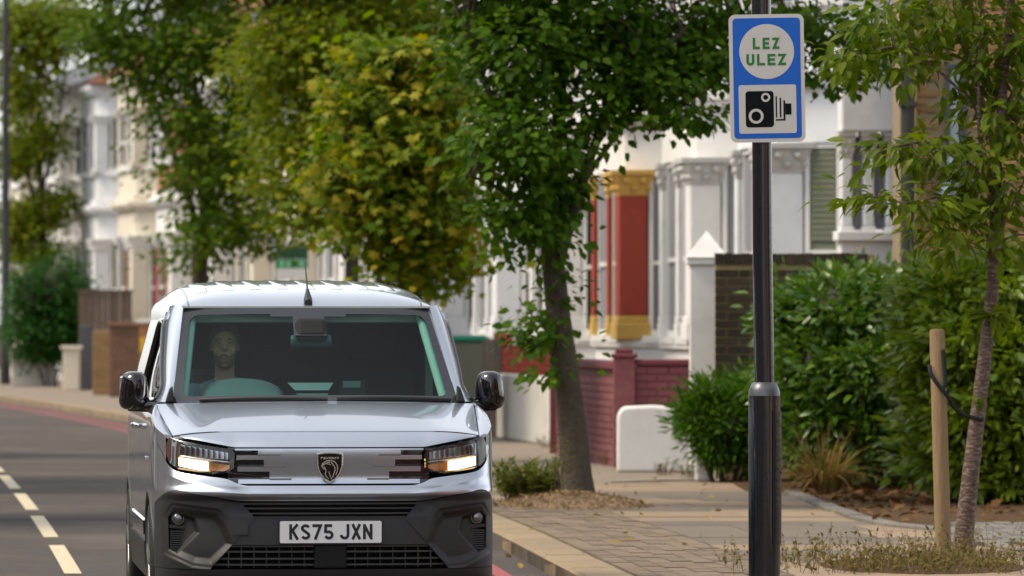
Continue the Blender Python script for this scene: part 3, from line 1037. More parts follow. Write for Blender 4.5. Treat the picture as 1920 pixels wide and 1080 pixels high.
# ---- roof
zroof = curve([1.80, 1.88, 1.98, 2.12, 2.3, 2.7, 3.3, 4.1, 4.4], [1.668, 1.702, 1.730, 1.755, 1.776, 1.806, 1.825, 1.812, 1.765])
hw = curve([1.80, 1.95, 2.15, 2.6, 4.0, 4.4], [.70, .705, .700, .696, .690, .66])
def roof_pt(u, y, lift=0.0):
    a_ = abs(u)
    drop = .010 * a_ ** 2 + .030 * a_ ** 4 + .045 * a_ ** 12
    yy = y + .075 * a_ ** 2.2 * float(sstep(2.2, 1.8, y))
    return (u * float(hw(y)), yy, float(zroof(y)) - drop * float(sstep(1.75, 2.2, y) * .75 + .25) + lift)
us = np.sin(np.linspace(-math.pi / 2, math.pi / 2, 61))
ysr = np.concatenate([np.linspace(1.80, 2.3, 26), np.linspace(2.35, 4.4, 40)])
MB().shell(np.array([[roof_pt(u, y) for u in us] for y in ysr]), (0, .004, -.02)).build('roof', m_paint, VAN, smooth=60)
for i in range(8):
    u0 = -.79 + i * .2145
    ys = np.concatenate([np.linspace(2.20, 2.30, 6), np.linspace(2.4, 4.2, 24)])
    prof = [(-.055, -.002), (-.042, .0035), (.042, .0035), (.055, -.002)]
    P = np.array([[roof_pt(u0 + du * 1.0, y, (lf if y > 2.23 else -.002)) for du, lf in prof] for y in ys])
    MB().grid(P).build('roof_rib', m_paint, VAN, smooth=35)
    P = np.array([[roof_pt(u0 + .107 + du, y, lf) for du, lf in ((-.004, .001), (0, .002), (.004, .001))] for y in ys])
for s in (-1, 1):
    P = np.array([[roof_pt(s * (u), y, .0015) for u in (.90, .915)] for y in np.concatenate([np.linspace(1.81, 2.4, 20), np.linspace(2.5, 4.35, 20)])])
    MB().grid(P).build('roof_seam', m_brush, VAN)
for s in (-1, 1):                                # cant rail from the door top to the roof edge
    ys = np.concatenate([np.linspace(1.84, 2.6, 24), np.linspace(2.7, 4.39, 20)])
    P = np.zeros((9, len(ys), 3))
    for j, y in enumerate(ys):
        top = Vector(roof_pt(1, y)); bot = Vector((float(sx_(y, 1.60)) - .001, max(y, float(E2y(1.60)) - .02), 1.60))
        for i in range(9):
            t_ = i / 8
            p = bot.lerp(top, t_) + Vector((.022, 0, .012)) * math.sin(math.pi * t_)
            P[i, j] = (s * p.x, p.y, p.z)
    MB().shell(P, (-.02 * s, 0, 0)).build('cant_rail', m_paint, VAN, smooth=60)
bx_, by_ = .012, 1.865
bz_ = float(zroof(by_))
MB().tube([(bx_, by_ - .035, bz_ - .004), (bx_, by_, bz_ + .012), (bx_, by_ + .035, bz_ + .052), (bx_, by_ + .045, bz_ + .07)], [.022, .024, .013, .008], 14).build('aerial_base', m_plastic, VAN, smooth=60)
MB().tube([(bx_, by_ + .04, bz_ + .055), (bx_ - .004, by_ + .17, bz_ + .215)], [.0055, .0035], 8).build('aerial_mast', m_plastic, VAN, smooth=60)

# ---- windscreen
zt_, zb_ = 1.6665, 1.166
def ws(u, v):
    """u across -1..1, v from the bottom (0) to the top (1)"""
    hwid = .764 + (.676 - .764) * v
    x = u * hwid
    yc0 = .895 + (1.765 - .895) * v ** .96
    y = yc0 + (.20 * (1 - v) + .05 * v) * u * u
    z = zb_ + (zt_ - zb_) * v - .010 * u * u * (1 - v) - .010 * u * u * v - .035 * math.sin(math.pi * v) * 0
    return (x, y, z)
def ws_patch(name, u0, u1, v0, v1, material, off=0.0, nu=30, nv=12, parent=None):
    P = np.zeros((nv, nu, 3))
    for i in range(nv):
        t_ = i / (nv - 1)
        a0 = u0(t_) if callable(u0) else u0
        a1 = u1(t_) if callable(u1) else u1
        for j, u in enumerate(np.linspace(a0, a1, nu)):
            lo = v0(u) if callable(v0) else v0
            hi = v1(u) if callable(v1) else v1
            p = ws(u, lo + (hi - lo) * t_)
            P[i, j] = (p[0], p[1] + off, p[2])
    return MB().grid(P).build(name, material, parent or VAN, smooth=60)
wsd = ws_patch('windscreen', -1, 1, 0, 1, m_screen, nu=50, nv=30)
rc = .07                                          # rounded inner corners of the black band
def inset(u):
    a_ = abs(u)
    return 0 if a_ < 0.94 - rc else (1 - math.sqrt(max(0, 1 - ((a_ - (0.94 - rc)) / rc) ** 2)))
ws_patch('black_band', -1, 1, 0, lambda u: .072 + .06 * inset(min(abs(u), 0.94)), m_frit, -.003, 80, 4, wsd)
ws_patch('black_band', -1, 1, lambda u: .935 - .11 * inset(min(abs(u), 0.94)), 1, m_frit, -.003, 80, 4, wsd)
for s in (-1, 1):
    ws_patch('black_band', s * .935, s * 1.0, .05, .97, m_frit, -.0025, 4, 24, wsd)
ws_patch('black_band', -.30, .30, .905, .94, m_frit, -.0035, 12, 3, wsd)
ws_patch('black_band', -.125, .125, .70, .94, m_frit, -.004, 12, 4, wsd)
cowl = np.array([[(x, .875 + .20 * (x / .76) ** 2 + dy_, 1.158 + h_ - .01 * (x / .76) ** 2) for x in np.linspace(-.80, .80, 41)] for dy_, h_ in ((0, 0), (.05, .018))])
MB().grid(cowl).build('scuttle', m_plastic, VAN, smooth=60)
for x0, x1 in ((.72, .10), (.05, -.62)):
    pts = []
    for q in range(12):
        u = (x0 + (x1 - x0) * q / 11) / .76
        p = ws(u, .028 + .012 * math.sin(q / 11 * math.pi))
        pts.append((p[0], p[1] - .016, p[2] + .004))
    MB().tube(pts, .008, 6).build('wiper', m_plastic, VAN, smooth=60)
for s in (-1, 1):
    MB().prism_xz([(s * .756, 1.165), (s * .800, 1.162), (s * .775, 1.235), (s * .760, 1.25)], 1.085, 1.17).build('pillar_trim', m_plastic, VAN, bevel=.006)

# ---- cab
MB().box(-.80, .80, .30, 1.0, .35, .93).build('engine_bay', m_void, VAN)
MB().box(-.78, .78, 1.0, 2.5, .30, .42).build('cab_floor', m_void, VAN)
MB().prism_xz([(-.80, .40), (-.80, 1.1), (-.70, 1.60), (-.60, 1.66), (.60, 1.66), (.70, 1.60), (.80, 1.1), (.80, .40)], 2.46, 2.5).build('bulkhead', m_seat, VAN)
P = []
for y, z in ((.93, 1.10), (1.05, 1.158), (1.30, 1.180), (1.48, 1.195), (1.55, 1.15), (1.57, .85), (1.50, .6)):
    P.append([(x, y + .17 * (x / .78) ** 2 * (1 if y < 1.2 else .2), z - .012 * (x / .78) ** 4) for x in np.linspace(-.78, .78, 31)])
dash = MB().grid(np.array(P)).build('dashboard', m_dash, VAN, smooth=50)
bn = []
for q in range(13):
    an = math.pi * q / 12
    bn.append([(-.375 + .235 * math.cos(an) * (.92 + .08 * k_), 1.24 + .30 * k_ + .02 * math.sin(an), 1.165 + (.120 * (k_ + .02) ** .55) * math.sin(an) ** .7) for k_ in (0, .03, .1, .2, .35, .55, .8, 1)])
MB().grid(np.array(bn)).build('instrument_hood', m_dashlt, dash, smooth=60)
MB().tube([(-.40 + .185 * math.cos(a_), 1.66 - .09 * math.sin(a_), 1.05 + .16 * math.sin(a_)) for a_ in np.linspace(0, 2 * math.pi, 33)], .016, 8).build('steering_wheel', m_seat, VAN, smooth=60)
MB().add([(-.09, 1.40, 1.222), (.09, 1.40, 1.222), (.125, 1.50, 1.262), (-.125, 1.50, 1.262)], [(0, 1, 2, 3)]).build('dash_plate', m_dash_plate, dash)  # added plate, tilted to catch light as a pale strip on the dash
MB().add([(-.07, 1.30, 1.192), (.07, 1.30, 1.192), (.09, 1.37, 1.206), (-.09, 1.37, 1.206)], [(0, 1, 2, 3)]).build('dash_plate', m_dashlt, dash)
MB().box(.18, .275, 1.55, 1.56, 1.235, 1.27).build('airbag_label', mat('pale_label', (.14, .17, .16), rough=.8, var=.1), VAN)
MB().box(.17, .30, 1.551, 1.575, 1.16, 1.275).build('label_mount', m_seat, VAN)
for sx0 in (-.40, .40):
    st = MB().box(sx0 - .25, sx0 + .25, 1.75, 2.25, .62, .80).build('seat', m_seat, VAN, bevel=.05)
    M_ = Matrix.Translation((sx0, 2.24, .78)) @ Matrix.Rotation(math.radians(-14), 4, 'X')
    MB().tbox(-.23, .23, -.06, .06, 0, .56, M_).build('backrest', m_seat, st, bevel=.04)
    MB().tbox(-.13, .13, -.045, .045, .60, .78, M_).build('headrest', m_seat, st, bevel=.04)
MB().box(-.68, .68, 1.80, 2.46, 1.665, 1.675).build('headliner', m_liner, VAN)
for s in (-1, 1):
    M_ = Matrix.Translation((s * .36, 1.90, 1.655)) @ Matrix.Rotation(math.radians(-112), 4, 'X')
    MB().tbox(-.30, .30, 0, .075, -.012, .008, M_).build('sun_visor', m_liner, VAN, bevel=.006)
    pts = [ (s * (.705 - .085 * q / 8), 1.20 + .66 * q / 8, 1.15 + .49 * q / 8) for q in range(9)]
    MB().tube(pts, .026, 8).build('pillar_lining', m_liner, VAN, smooth=60)
    MB().box(min(s * .70, s * .74), max(s * .70, s * .74), 2.36, 2.45, 1.1, 1.62).build('door_pillar_lining', m_liner, VAN)
MB().tube([(-.10, 1.60, 1.485), (.12, 1.60, 1.485)], .035, 14).build('interior_mirror', mat('mirror_case', (.05, .09, .095), rough=.4, var=0), VAN, smooth=50, bevel=.01)
M_ = Matrix.Translation((0.01, 1.58, 1.545)) @ Matrix.Rotation(math.radians(-35), 4, 'X')
MB().tbox(-.088, .088, -.04, .03, -.075, .065, M_).build('sensor_pod', m_seat, VAN, bevel=.03)

# ---- wheels
def wheel(x, y, s):
    wr = empty('wheel', (x, y, WR)); wr.parent = VAN
    prof = [(.215, -.10), (.25, -.105), (.30, -.10), (.32, -.085), (.325, -.06), (.325, .06), (.32, .085), (.30, .10), (.25, .105), (.215, .10)]
    t_ = MB(); t_.lathe(prof, 40)
    t_.v = [(p[2], p[0], p[1]) for p in t_.v]
    t_.build('tyre', m_rubber, wr, smooth=50)
    r_ = MB(); r_.lathe([(.05, .06), (.07, .075), (.19, .05), (.205, .085), (.22, .10), (.218, -.09)], 36)
    r_.v = [(p[2] * s, p[0], p[1]) for p in r_.v]
    r_.build('rim', m_brush, wr, smooth=40)
    for q in range(5):
        an = 2 * math.pi * q / 5
        sp_ = MB().tbox(-.018, .022, -.028, .028, .03, .212, Matrix.Rotation(an, 4, 'X') @ Matrix.Translation((s * .085, 0, 0)))
        sp_.build('spoke', m_alloy, wr, bevel=.006)
for s in (-1, 1):
    wheel(s * .795, FA, s); wheel(s * .80, RA, s)
MB().box(-.70, .70, .55, 4.2, .22, .40).build('underbody', m_void, VAN)
for s in (-1, 1):
    for a_ in (FA, RA):
        MB().box(min(s * .66, s * .69), max(s * .66, s * .69), a_ - .40, a_ + .40, .25, .80).build('arch_liner', m_void, VAN)
P = []
for z in np.linspace(.28, 1.70, 20):
    P.append([(u * float(sx_(4.39, min(z, 1.74))), 4.40 + .02 * (1 - u * u), z) for u in np.linspace(-1, 1, 20)])
MB().grid(np.array(P)).build('rear_doors', m_paint, VAN, smooth=60)
# ================================================================ foliage
def leaf_template(kind):
    """a single leaf along +y, about 1 long; folded along its rib, drooping to the tip"""
    if kind == 'maple':
        pts = [(0, 0, 0), (-.10, .18, .01), (-.48, .16, -.05), (-.28, .42, .0), (-.42, .72, -.06), (-.14, .66, .0), (0, 1.0, -.10), (.14, .66, .0), (.42, .72, -.06), (.28, .42, .0), (.48, .16, -.05), (.10, .18, .01), (0, .40, .05)]
        f = [(12, i, i + 1) for i in range(0, 11)] + [(12, 11, 0)]
        return np.array(pts, float), f
    wd = {'broad': .32, 'laurel': .19, 'oval': .26, 'narrow': .12, 'cherry': .175}[kind]
    dr = {'broad': .16, 'laurel': .12, 'oval': .12, 'narrow': .15, 'cherry': .20}[kind]
    pts = [(0, 0, 0), (-wd, .32, .06), (0, .34, 0), (wd, .32, .06), (-wd * .8, .66, .04 - dr * .4), (0, .68, -dr * .4), (wd * .8, .66, .04 - dr * .4), (0, 1.0, -dr)]
    f = [(0, 2, 1), (0, 3, 2), (1, 2, 5, 4), (2, 3, 6, 5), (4, 5, 7), (5, 6, 7)]
    return np.array(pts, float), f

def frames(dirs, ups):
    """rotation matrices whose y axis follows dirs and whose z axis is near ups"""
    y = dirs / np.linalg.norm(dirs, axis=1, keepdims=True)
    x = np.cross(y, ups)
    x /= np.maximum(np.linalg.norm(x, axis=1, keepdims=True), 1e-6)
    z = np.cross(x, y)
    return np.stack([x, y, z], axis=2)

def leaf_cloud(name, material, parent, pos, dirs, ups, size, kind, tint, stuff=True):
    T, fc = leaf_template(kind)
    n = len(pos)
    R = frames(dirs, ups)
    V = np.einsum('nij,kj->nki', R, T) * size[:, None, None] + pos[:, None, :]
    nv = len(T)
    verts = V.reshape(-1, 3)
    loops, starts, totals = [], [], []
    tl = np.array([len(q) for q in fc])
    flat = np.concatenate([np.array(q) for q in fc])
    L = (np.arange(n)[:, None] * nv + flat[None, :]).reshape(-1)
    tot = np.tile(tl, n)
    st = np.concatenate([[0], np.cumsum(tot)[:-1]])
    me = bpy.data.meshes.new(name)
    me.vertices.add(len(verts)); me.vertices.foreach_set('co', verts.astype(np.float32).reshape(-1))
    me.loops.add(len(L)); me.loops.foreach_set('vertex_index', L.astype(np.int32))
    me.polygons.add(len(tot))
    me.polygons.foreach_set('loop_start', st.astype(np.int32))
    me.polygons.foreach_set('loop_total', tot.astype(np.int32))
    me.update(calc_edges=True)
    a = me.attributes.new('tint', 'FLOAT', 'POINT')
    a.data.foreach_set('value', np.repeat(np.clip(tint, .001, .999), nv).astype(np.float32))
    me.polygons.foreach_set('use_smooth', np.ones(len(tot), dtype=bool))
    me.materials.append(material)
    o = bpy.data.objects.new(name, me)
    COL.objects.link(o)
    o.parent = parent
    if stuff: o['kind'] = 'stuff'
    return o

LEAFMESH = {}
def single_leaves(parent, material, pos, dirs, ups, size, kind):
    key = (kind, material.name)
    if key not in LEAFMESH:
        T, fc = leaf_template(kind)
        me = bpy.data.meshes.new('leaf')
        me.from_pydata([tuple(p) for p in T], [], fc)
        for p in me.polygons: p.use_smooth = True
        me.materials.append(material)
        LEAFMESH[key] = me
    me = LEAFMESH[key]
    R = frames(dirs, ups)
    for i in range(len(pos)):
        o = bpy.data.objects.new('leaf', me)
        M = Matrix([[float(R[i][r][c] * size[i]) for c in range(3)] + [float(pos[i][r])] for r in range(3)] + [[0, 0, 0, 1]])
        o.matrix_basis = M
        o.parent = parent
        COL.objects.link(o)

def unit(n):
    v = RNG.normal(size=(n, 3))
    return v / np.linalg.norm(v, axis=1, keepdims=True)

def foliage(root, lobes, material, kind, leaf, n_clusters, per, cl_r, droop=.35, flat=.5, singles=300, tint_fn=None, name='crown', shellness=.55, limbs=None, twig_r=.006, bark=None, size_var=.35, upish=1.0, minz=None):
    """lobes: (centre, radii) ellipsoids in the root's frame. Leaves grow in sprays at cluster points, twigs join the sprays to the limbs"""
    vol = np.array([l[1][0] * l[1][1] * l[1][2] for l in lobes]) ** .75
    pick = RNG.choice(len(lobes), n_clusters, p=vol / vol.sum())
    C = np.array([l[0] for l in lobes]); Rr = np.array([l[1] for l in lobes])
    u = unit(n_clusters)
    rad = RNG.random(n_clusters) ** (1 / 3)
    rad = rad * (1 - shellness) + shellness * (.72 + .33 * RNG.random(n_clusters))
    ctr = C[pick] + u * Rr[pick] * rad[:, None]
    if minz is not None:
        ctr[:, 2] = np.maximum(ctr[:, 2], minz)
    out = u * np.array([1, 1, .35]); out /= np.linalg.norm(out, axis=1, keepdims=True)
    # leaves
    n = n_clusters * per
    ci = np.repeat(np.arange(n_clusters), per)
    cs = cl_r * (.6 + .8 * RNG.random(n_clusters))
    off = RNG.normal(size=(n, 3)) * np.array([1, 1, flat]) * .5
    along = RNG.random(n) * 1.3 - .55
    pos = ctr[ci] + off * cs[ci][:, None] + out[ci] * (along * cs[ci])[:, None]
    pos[:, 2] -= droop * .5 * cs[ci] * np.maximum(along, 0) ** 2 * 1.5
    if minz is not None:
        pos[:, 2] = np.maximum(pos[:, 2], minz - .1 + .2 * RNG.random(n))
    dr = out[ci] * .8 + off * .8 + RNG.normal(size=(n, 3)) * .35
    dr[:, 2] -= droop
    up = RNG.normal(size=(n, 3)) * .45 + np.array([0, -.25, upish])
    size = leaf * (1 - size_var + 2 * size_var * RNG.random(n))
    tint = RNG.random(n) * .75 + .25 * RNG.random(n_clusters)[ci]
    if tint_fn is not None:
        tint = tint_fn(pos, tint, RNG.random(n_clusters)[ci], along)
    order = np.arange(n)
    if singles:
        # the leaves nearest to the camera are objects of their own
        wpos = pos[:, 1] + RNG.random(n) * .12
        idx = np.argsort(wpos)
        vis = [i for i in idx if -.2 < pos[i, 2] + root.location.z < 6][:max(singles * 3, singles)]
        sel = np.array(sorted(RNG.choice(vis, min(singles, len(vis)), replace=False)))
    else:
        sel = np.array([], int)
    crown = leaf_cloud(name, material, root, np.delete(pos, sel, 0), np.delete(dr, sel, 0), np.delete(up, sel, 0), np.delete(size, sel), kind, np.delete(tint, sel))
    if len(sel):
        single_leaves(root, material, pos[sel], dr[sel], up[sel], size[sel], kind)
    if limbs is not None:
        tw = MB()
        LP = np.array([p for l in limbs for p in l])
        for c in ctr[:: max(1, n_clusters // 260)]:
            dd = np.linalg.norm(LP - c, axis=1) + np.maximum(LP[:, 2] - c[2], 0) * 1.5
            p0 = Vector(LP[np.argmin(dd)]); p1 = Vector(c)
            mid = p0.lerp(p1, .5) + Vector((0, 0, .12 * (p1 - p0).length))
            L = (p1 - p0).length
            tw.tube([p0, mid, p1], [twig_r * (1 + L * .8), twig_r * (.8 + L * .4), twig_r * .4], 5, caps=False)
        tw.build('twigs', bark, root, smooth=60)['kind'] = 'stuff'
    return ctr

def bark_tube(mb, path, r0, r1, n=16, rough=.05, flare=0.0):
    L = len(path)
    rad = [r0 + (r1 - r0) * (i / (L - 1)) ** .8 + flare * math.exp(-i / (L - 1) * 16) for i in range(L)]
    b0 = len(mb.v)
    mb.tube(path, rad, n)
    for i in range(L):
        for k in range(n):
            q = b0 + i * n + k
            p = Vector(mb.v[q]); c = path[i]
            f = 1 + rough * (math.sin(k * 2.7 + i * .35) * .6 + random.uniform(-.6, .6)) + (flare * 2.2 * math.exp(-i / (L - 1) * 22) * math.sin(k * 5 * 2 * math.pi / n + 1) if flare else 0)
            mb.v[q] = tuple(c + (p - c) * f)

def px_lobes(root, L, d0):
    """(px, py, rx, ry, distance offset, depth radius) to ellipsoids in the root's frame"""
    out = []
    for px, py, rx, ry, do, rd in L:
        d = d0 + do
        p = at(px, py, d) - root.location
        out.append((tuple(p), (rx * d / F, rd, ry * d / F)))
    return out

m_bark = mat('grey_bark', (.075, .060, .042), rough=.95, var=.45, vscale=16, bump=1.0, bscale=26)
m_bark_dk = mat('dark_bark', (.055, .045, .036), rough=.95, var=.4, vscale=14, bump=1.0, bscale=22)
m_twig = mat('twig_bark', (.07, .045, .032), rough=.9, var=.3, vscale=30)
lf_dark = leaf_mat('leaf_deep_green', [(.028, .072, .004), (.055, .120, .007), (.105, .180, .011)], trans=.40)
lf_mid = leaf_mat('leaf_mid_green', [(.042, .090, .005), (.078, .135, .007), (.125, .175, .010)], trans=.42)
lf_yel = leaf_mat('leaf_yellowing', [(.065, .110, .005), (.115, .165, .007), (.165, .200, .010), (.225, .215, .012)], trans=.44)
lf_maple = leaf_mat('leaf_maple', [(.038, .088, .006), (.075, .138, .008), (.140, .200, .012), (.26, .275, .022), (.34, .26, .025)], trans=.40)
lf_sap = leaf_mat('leaf_cherry', [(.060, .098, .007), (.100, .148, .010), (.160, .200, .014)], trans=.44, rough=.42)
lf_laurel = leaf_mat('leaf_laurel', [(.034, .085, .010), (.072, .150, .015), (.135, .220, .022)], trans=.28, rough=.30, spec=.5)
lf_laurel_lt = leaf_mat('leaf_laurel_light', [(.072, .130, .010), (.145, .215, .014), (.235, .300, .022)], trans=.34, rough=.34, spec=.45)
lf_bush = leaf_mat('leaf_bush', [(.030, .080, .008), (.060, .135, .012), (.105, .190, .016)], trans=.34)
lf_dry = leaf_mat('leaf_dry', [(.16, .10, .035), (.26, .17, .06), (.12, .12, .03)], trans=.3, rough=.8, spec=.1)
lf_weed = leaf_mat('leaf_weed', [(.07, .085, .015), (.14, .12, .03), (.20, .14, .05)], trans=.3, rough=.7)
lf_bushweed = leaf_mat('leaf_green_weed', [(.055, .095, .012), (.11, .15, .02), (.17, .15, .03)], trans=.35, rough=.6)
lf_hedge = leaf_mat('leaf_far_hedge', [(.010, .045, .006), (.022, .085, .010), (.040, .125, .014)], trans=.25)

# ---- street tree beside the van
def street_tree(label, base_px, base_py, d, trunk, r0, r1, limbs_px, lobes_px, material, kind, leaf, ncl, per, clr, singles, bark, group='street trees along the kerb', name='street_tree', z0=.1, flare=.05, **kw):
    base = at(base_px, 600, d); base.z = z0
    root = empty(name, base)
    tp = [Vector((0, 0, -.05))] + [at(px, py, d) - base for px, py in trunk]
    tp = smooth_path(tp, 30)
    t = MB(); bark_tube(t, tp, r0, r1, 18, .05, flare)
    t.build('trunk', bark, root, smooth=50)
    limbs = [tp[len(tp) // 2:]]
    for (pts, ra, rb, dd) in limbs_px:
        lp = smooth_path([at(px, py, d + dd * i / max(1, len(pts) - 1)) - base for i, (px, py) in enumerate(pts)], 14)
        q = MB(); bark_tube(q, lp, ra, rb, 10, .04)
        q.build('limb', bark, root, smooth=50)
        limbs.append(lp)
    sh_ = clr * F / d * .42                              # the sprays reach beyond the lobe outline
    lobes_px = [(a_, b_, max(rx - sh_, rx * .5), max(ry - sh_, ry * .5), c_, e_) for a_, b_, rx, ry, c_, e_ in lobes_px]
    lobes = px_lobes(root, lobes_px, d)
    foliage(root, lobes, material, kind, leaf, ncl, per, clr, singles=singles, limbs=limbs, bark=m_twig, **kw)
    tag(root, label, 'tree', group)
    return root

tree_near = street_tree('leafy street tree rising from a mulch mound just right of the van', 1085, 945, 46.0,
    [(1078, 860), (1066, 740), (1050, 620), (1038, 500), (1030, 400)], .135, .085,
    [([(1036, 520), (1075, 400), (1120, 260), (1190, 140), (1280, 60)], .062, .022, -.5),
     ([(1030, 430), (985, 320), (930, 200), (880, 90)], .055, .02, -.4),
     ([(1030, 410), (1045, 250), (1060, 80), (1080, -120)], .065, .03, .2),
     ([(1100, 330), (1190, 215), (1270, 195), (1325, 205)], .025, .008, -.6),
     ([(1190, 140), (1330, 60), (1480, 60), (1620, 90)], .03, .010, .9),
     ([(1032, 470), (985, 400), (930, 350), (880, 330)], .03, .01, -.5)],
    [(890, 60, 70, 90, 0, .8), (980, 90, 120, 120, -.3, .9), (930, 250, 75, 100, -.3, .7), (1000, 260, 95, 110, -.5, .8), (1035, 330, 65, 90, -.2, .7),
     (1110, 40, 150, 90, 0, .9), (1180, 130, 95, 80, -.3, .6), (1240, 60, 130, 90, .1, .8), (1250, 140, 95, 62, -.4, .5), (1280, 208, 80, 46, -.5, .35), (1330, 100, 80, 65, -.2, .5), (1130, 210, 70, 60, -.3, .5),
     (1400, 30, 110, 55, .4, .7), (1540, 60, 90, 60, .8, .7), (1570, 140, 85, 38, .8, .5), (1650, 70, 60, 70, 1.0, .6),
     (930, 400, 55, 55, -.2, .5), (895, 470, 38, 40, -.2, .4), (1000, 415, 62, 60, -.4, .5), (1038, 450, 36, 70, -.2, .4), (1045, 350, 45, 55, -.2, .45),
     (1022, 565, 52, 55, -.2, .35), (1010, 625, 50, 55, -.2, .3), (1035, 690, 40, 40, -.2, .28), (1048, 610, 24, 55, -.1, .22), (960, 500, 30, 30, -.2, .3),
     (1050, -160, 300, 150, .2, 1.5), (900, -120, 160, 130, .2, 1.2), (1350, -120, 250, 110, .8, 1.2)],
    lf_dark, 'broad', .088, 1060, 25, .23, 300, m_bark, shellness=.35)
street_tree('maple with orange tipped leaves hanging behind the van roof', 792, 900, 60.0,
    [(790, 800), (785, 650), (775, 500), (770, 350), (760, 150)], .11, .05,
    [([(775, 520), (720, 420), (670, 330), (640, 280)], .04, .012, -.5), ([(772, 420), (810, 330), (840, 250)], .04, .012, -.4),
     ([(770, 300), (730, 200), (710, 110)], .04, .012, -.3)],
    [(735, 110, 85, 50, -.3, .6), (800, 170, 65, 55, -.3, .6), (700, 200, 70, 60, -.4, .7), (770, 260, 90, 70, -.5, .8), (690, 320, 75, 60, -.5, .7), (640, 300, 32, 34, -.3, .4), (645, 360, 36, 36, -.3, .4),
     (790, 370, 85, 75, -.4, .8), (710, 410, 65, 50, -.4, .7), (800, 470, 65, 60, -.3, .6), (740, 475, 55, 42, -.3, .6), (825, 525, 30, 32, -.2, .4), (760, 520, 40, 30, -.2, .4)],
    lf_maple, 'maple', .135, 300, 32, .34, 300, m_bark_dk, shellness=.55, upish=.7, droop=.5,
    tint_fn=lambda pos, t, c, al: np.clip(t * .38 + .15 + .40 * (c > .45) * np.clip(al * 1.4 + .3, 0, 1) + .12 * c, .002, .99))
street_tree('tall yellow green street tree behind the maple with a dark trunk', 655, 860, 70.0,
    [(655, 750), (657, 600), (660, 480), (650, 330), (640, 100)], .12, .06,
    [([(658, 470), (600, 330), (560, 200), (520, 60)], .06, .02, .3), ([(655, 420), (700, 260), (740, 60)], .06, .02, .3), ([(658, 500), (610, 430), (560, 390)], .03, .01, -.3)],
    [(520, 110, 80, 90, 0, 1.4), (600, 60, 120, 100, .2, 1.6), (720, 20, 130, 70, .3, 1.4), (540, 250, 75, 85, -.1, 1.2), (620, 220, 90, 100, .1, 1.4), (540, 350, 65, 55, -.2, .9), (600, 370, 60, 50, -.2, .9), (570, 410, 45, 30, -.2, .7),
     (640, 440, 40, 25, -.2, .5), (800, 60, 60, 70, .2, 1.0), (600, -120, 230, 110, .3, 1.8)],
    lf_yel, 'broad', .10, 760, 26, .40, 0, m_bark_dk, shellness=.4)
street_tree('dark green street tree in front of the cream houses left of the maple', 378, 790, 88.0,
    [(377, 700), (376, 600), (378, 500), (384, 380), (380, 200)], .15, .08,
    [([(380, 460), (330, 300), (270, 160), (200, 60)], .07, .02, .4), ([(382, 430), (440, 300), (480, 180)], .06, .02, .4), ([(380, 380), (370, 200), (350, 20)], .07, .03, .3)],
    [(210, 60, 80, 80, .2, 1.6), (300, 110, 90, 80, 0, 1.6), (380, 60, 110, 90, .2, 1.8), (350, 220, 70, 75, -.2, 1.3), (430, 280, 80, 90, -.2, 1.5), (370, 330, 70, 60, -.3, 1.2), (470, 400, 75, 55, -.3, 1.2), (400, 430, 75, 55, -.3, 1.2), (365, 480, 45, 30, -.3, .8),
     (510, 455, 45, 25, -.3, .7), (330, -60, 200, 90, .3, 2.0), (470, 160, 60, 80, 0, 1.2)],
    lf_mid, 'broad', .115, 700, 26, .46, 0, m_bark_dk, shellness=.4)
street_tree('thin yellowing street tree at the far left above the round hedge', 92, 690, 136.0,
    [(92, 640), (86, 500), (76, 350), (70, 120)], .12, .05,
    [([(75, 420), (40, 280), (15, 120)], .05, .02, .3), ([(74, 380), (110, 220), (130, 60)], .05, .02, .3)],
    [(40, 150, 50, 80, 0, 1.2), (90, 60, 70, 70, 0, 1.4), (30, 290, 50, 60, 0, 1.1), (85, 250, 45, 60, 0, 1.1), (70, 400, 60, 50, 0, 1.2), (30, 420, 40, 60, 0, 1.0), (110, 370, 35, 40, 0, .8), (20, 40, 50, 60, 0, 1.2), (140, 40, 50, 60, 0, 1.0), (60, 470, 60, 30, 0, 1.0)],
    lf_yel, 'broad', .13, 640, 26, .52, 0, m_bark_dk, shellness=.35)

# ---- sapling with its stake and tie
m_cherry = mat('cherry_bark', (.085, .050, .038), rough=.7, var=.45, vscale=22, bump=.6, bscale=40, dirt=(.36, .27, .22), dscale=26, damt=.8)
for nd in list(m_cherry.node_tree.nodes):               # lenticels run across the stem
    if nd.type == 'TEX_NOISE':
        mp = m_cherry.node_tree.nodes.new('ShaderNodeMapping')
        mp.inputs['Scale'].default_value = (.8, .8, 2.6)
        l0 = nd.inputs['Vector'].links[0].from_socket
        m_cherry.node_tree.links.new(l0, mp.inputs['Vector']); m_cherry.node_tree.links.new(mp.outputs[0], nd.inputs['Vector'])
base = at(1803, 600, 35.8); base.z = .1
sap = empty('sapling_tree', base)
L = lambda px, py, dd=0.0: at(px, py, 35.8 + dd) - base
tp = smooth_path([Vector((0, 0, -.05)), L(1812, 960), L(1828, 820), L(1845, 680), L(1862, 530), L(1866, 430), L(1870, 300), L(1885, 120), L(1900, -60), L(1905, -300)], 40)
t = MB(); bark_tube(t, tp, .062, .020, 18, .035, .018)
t.build('trunk', m_cherry, sap, smooth=50)
sl_ = []
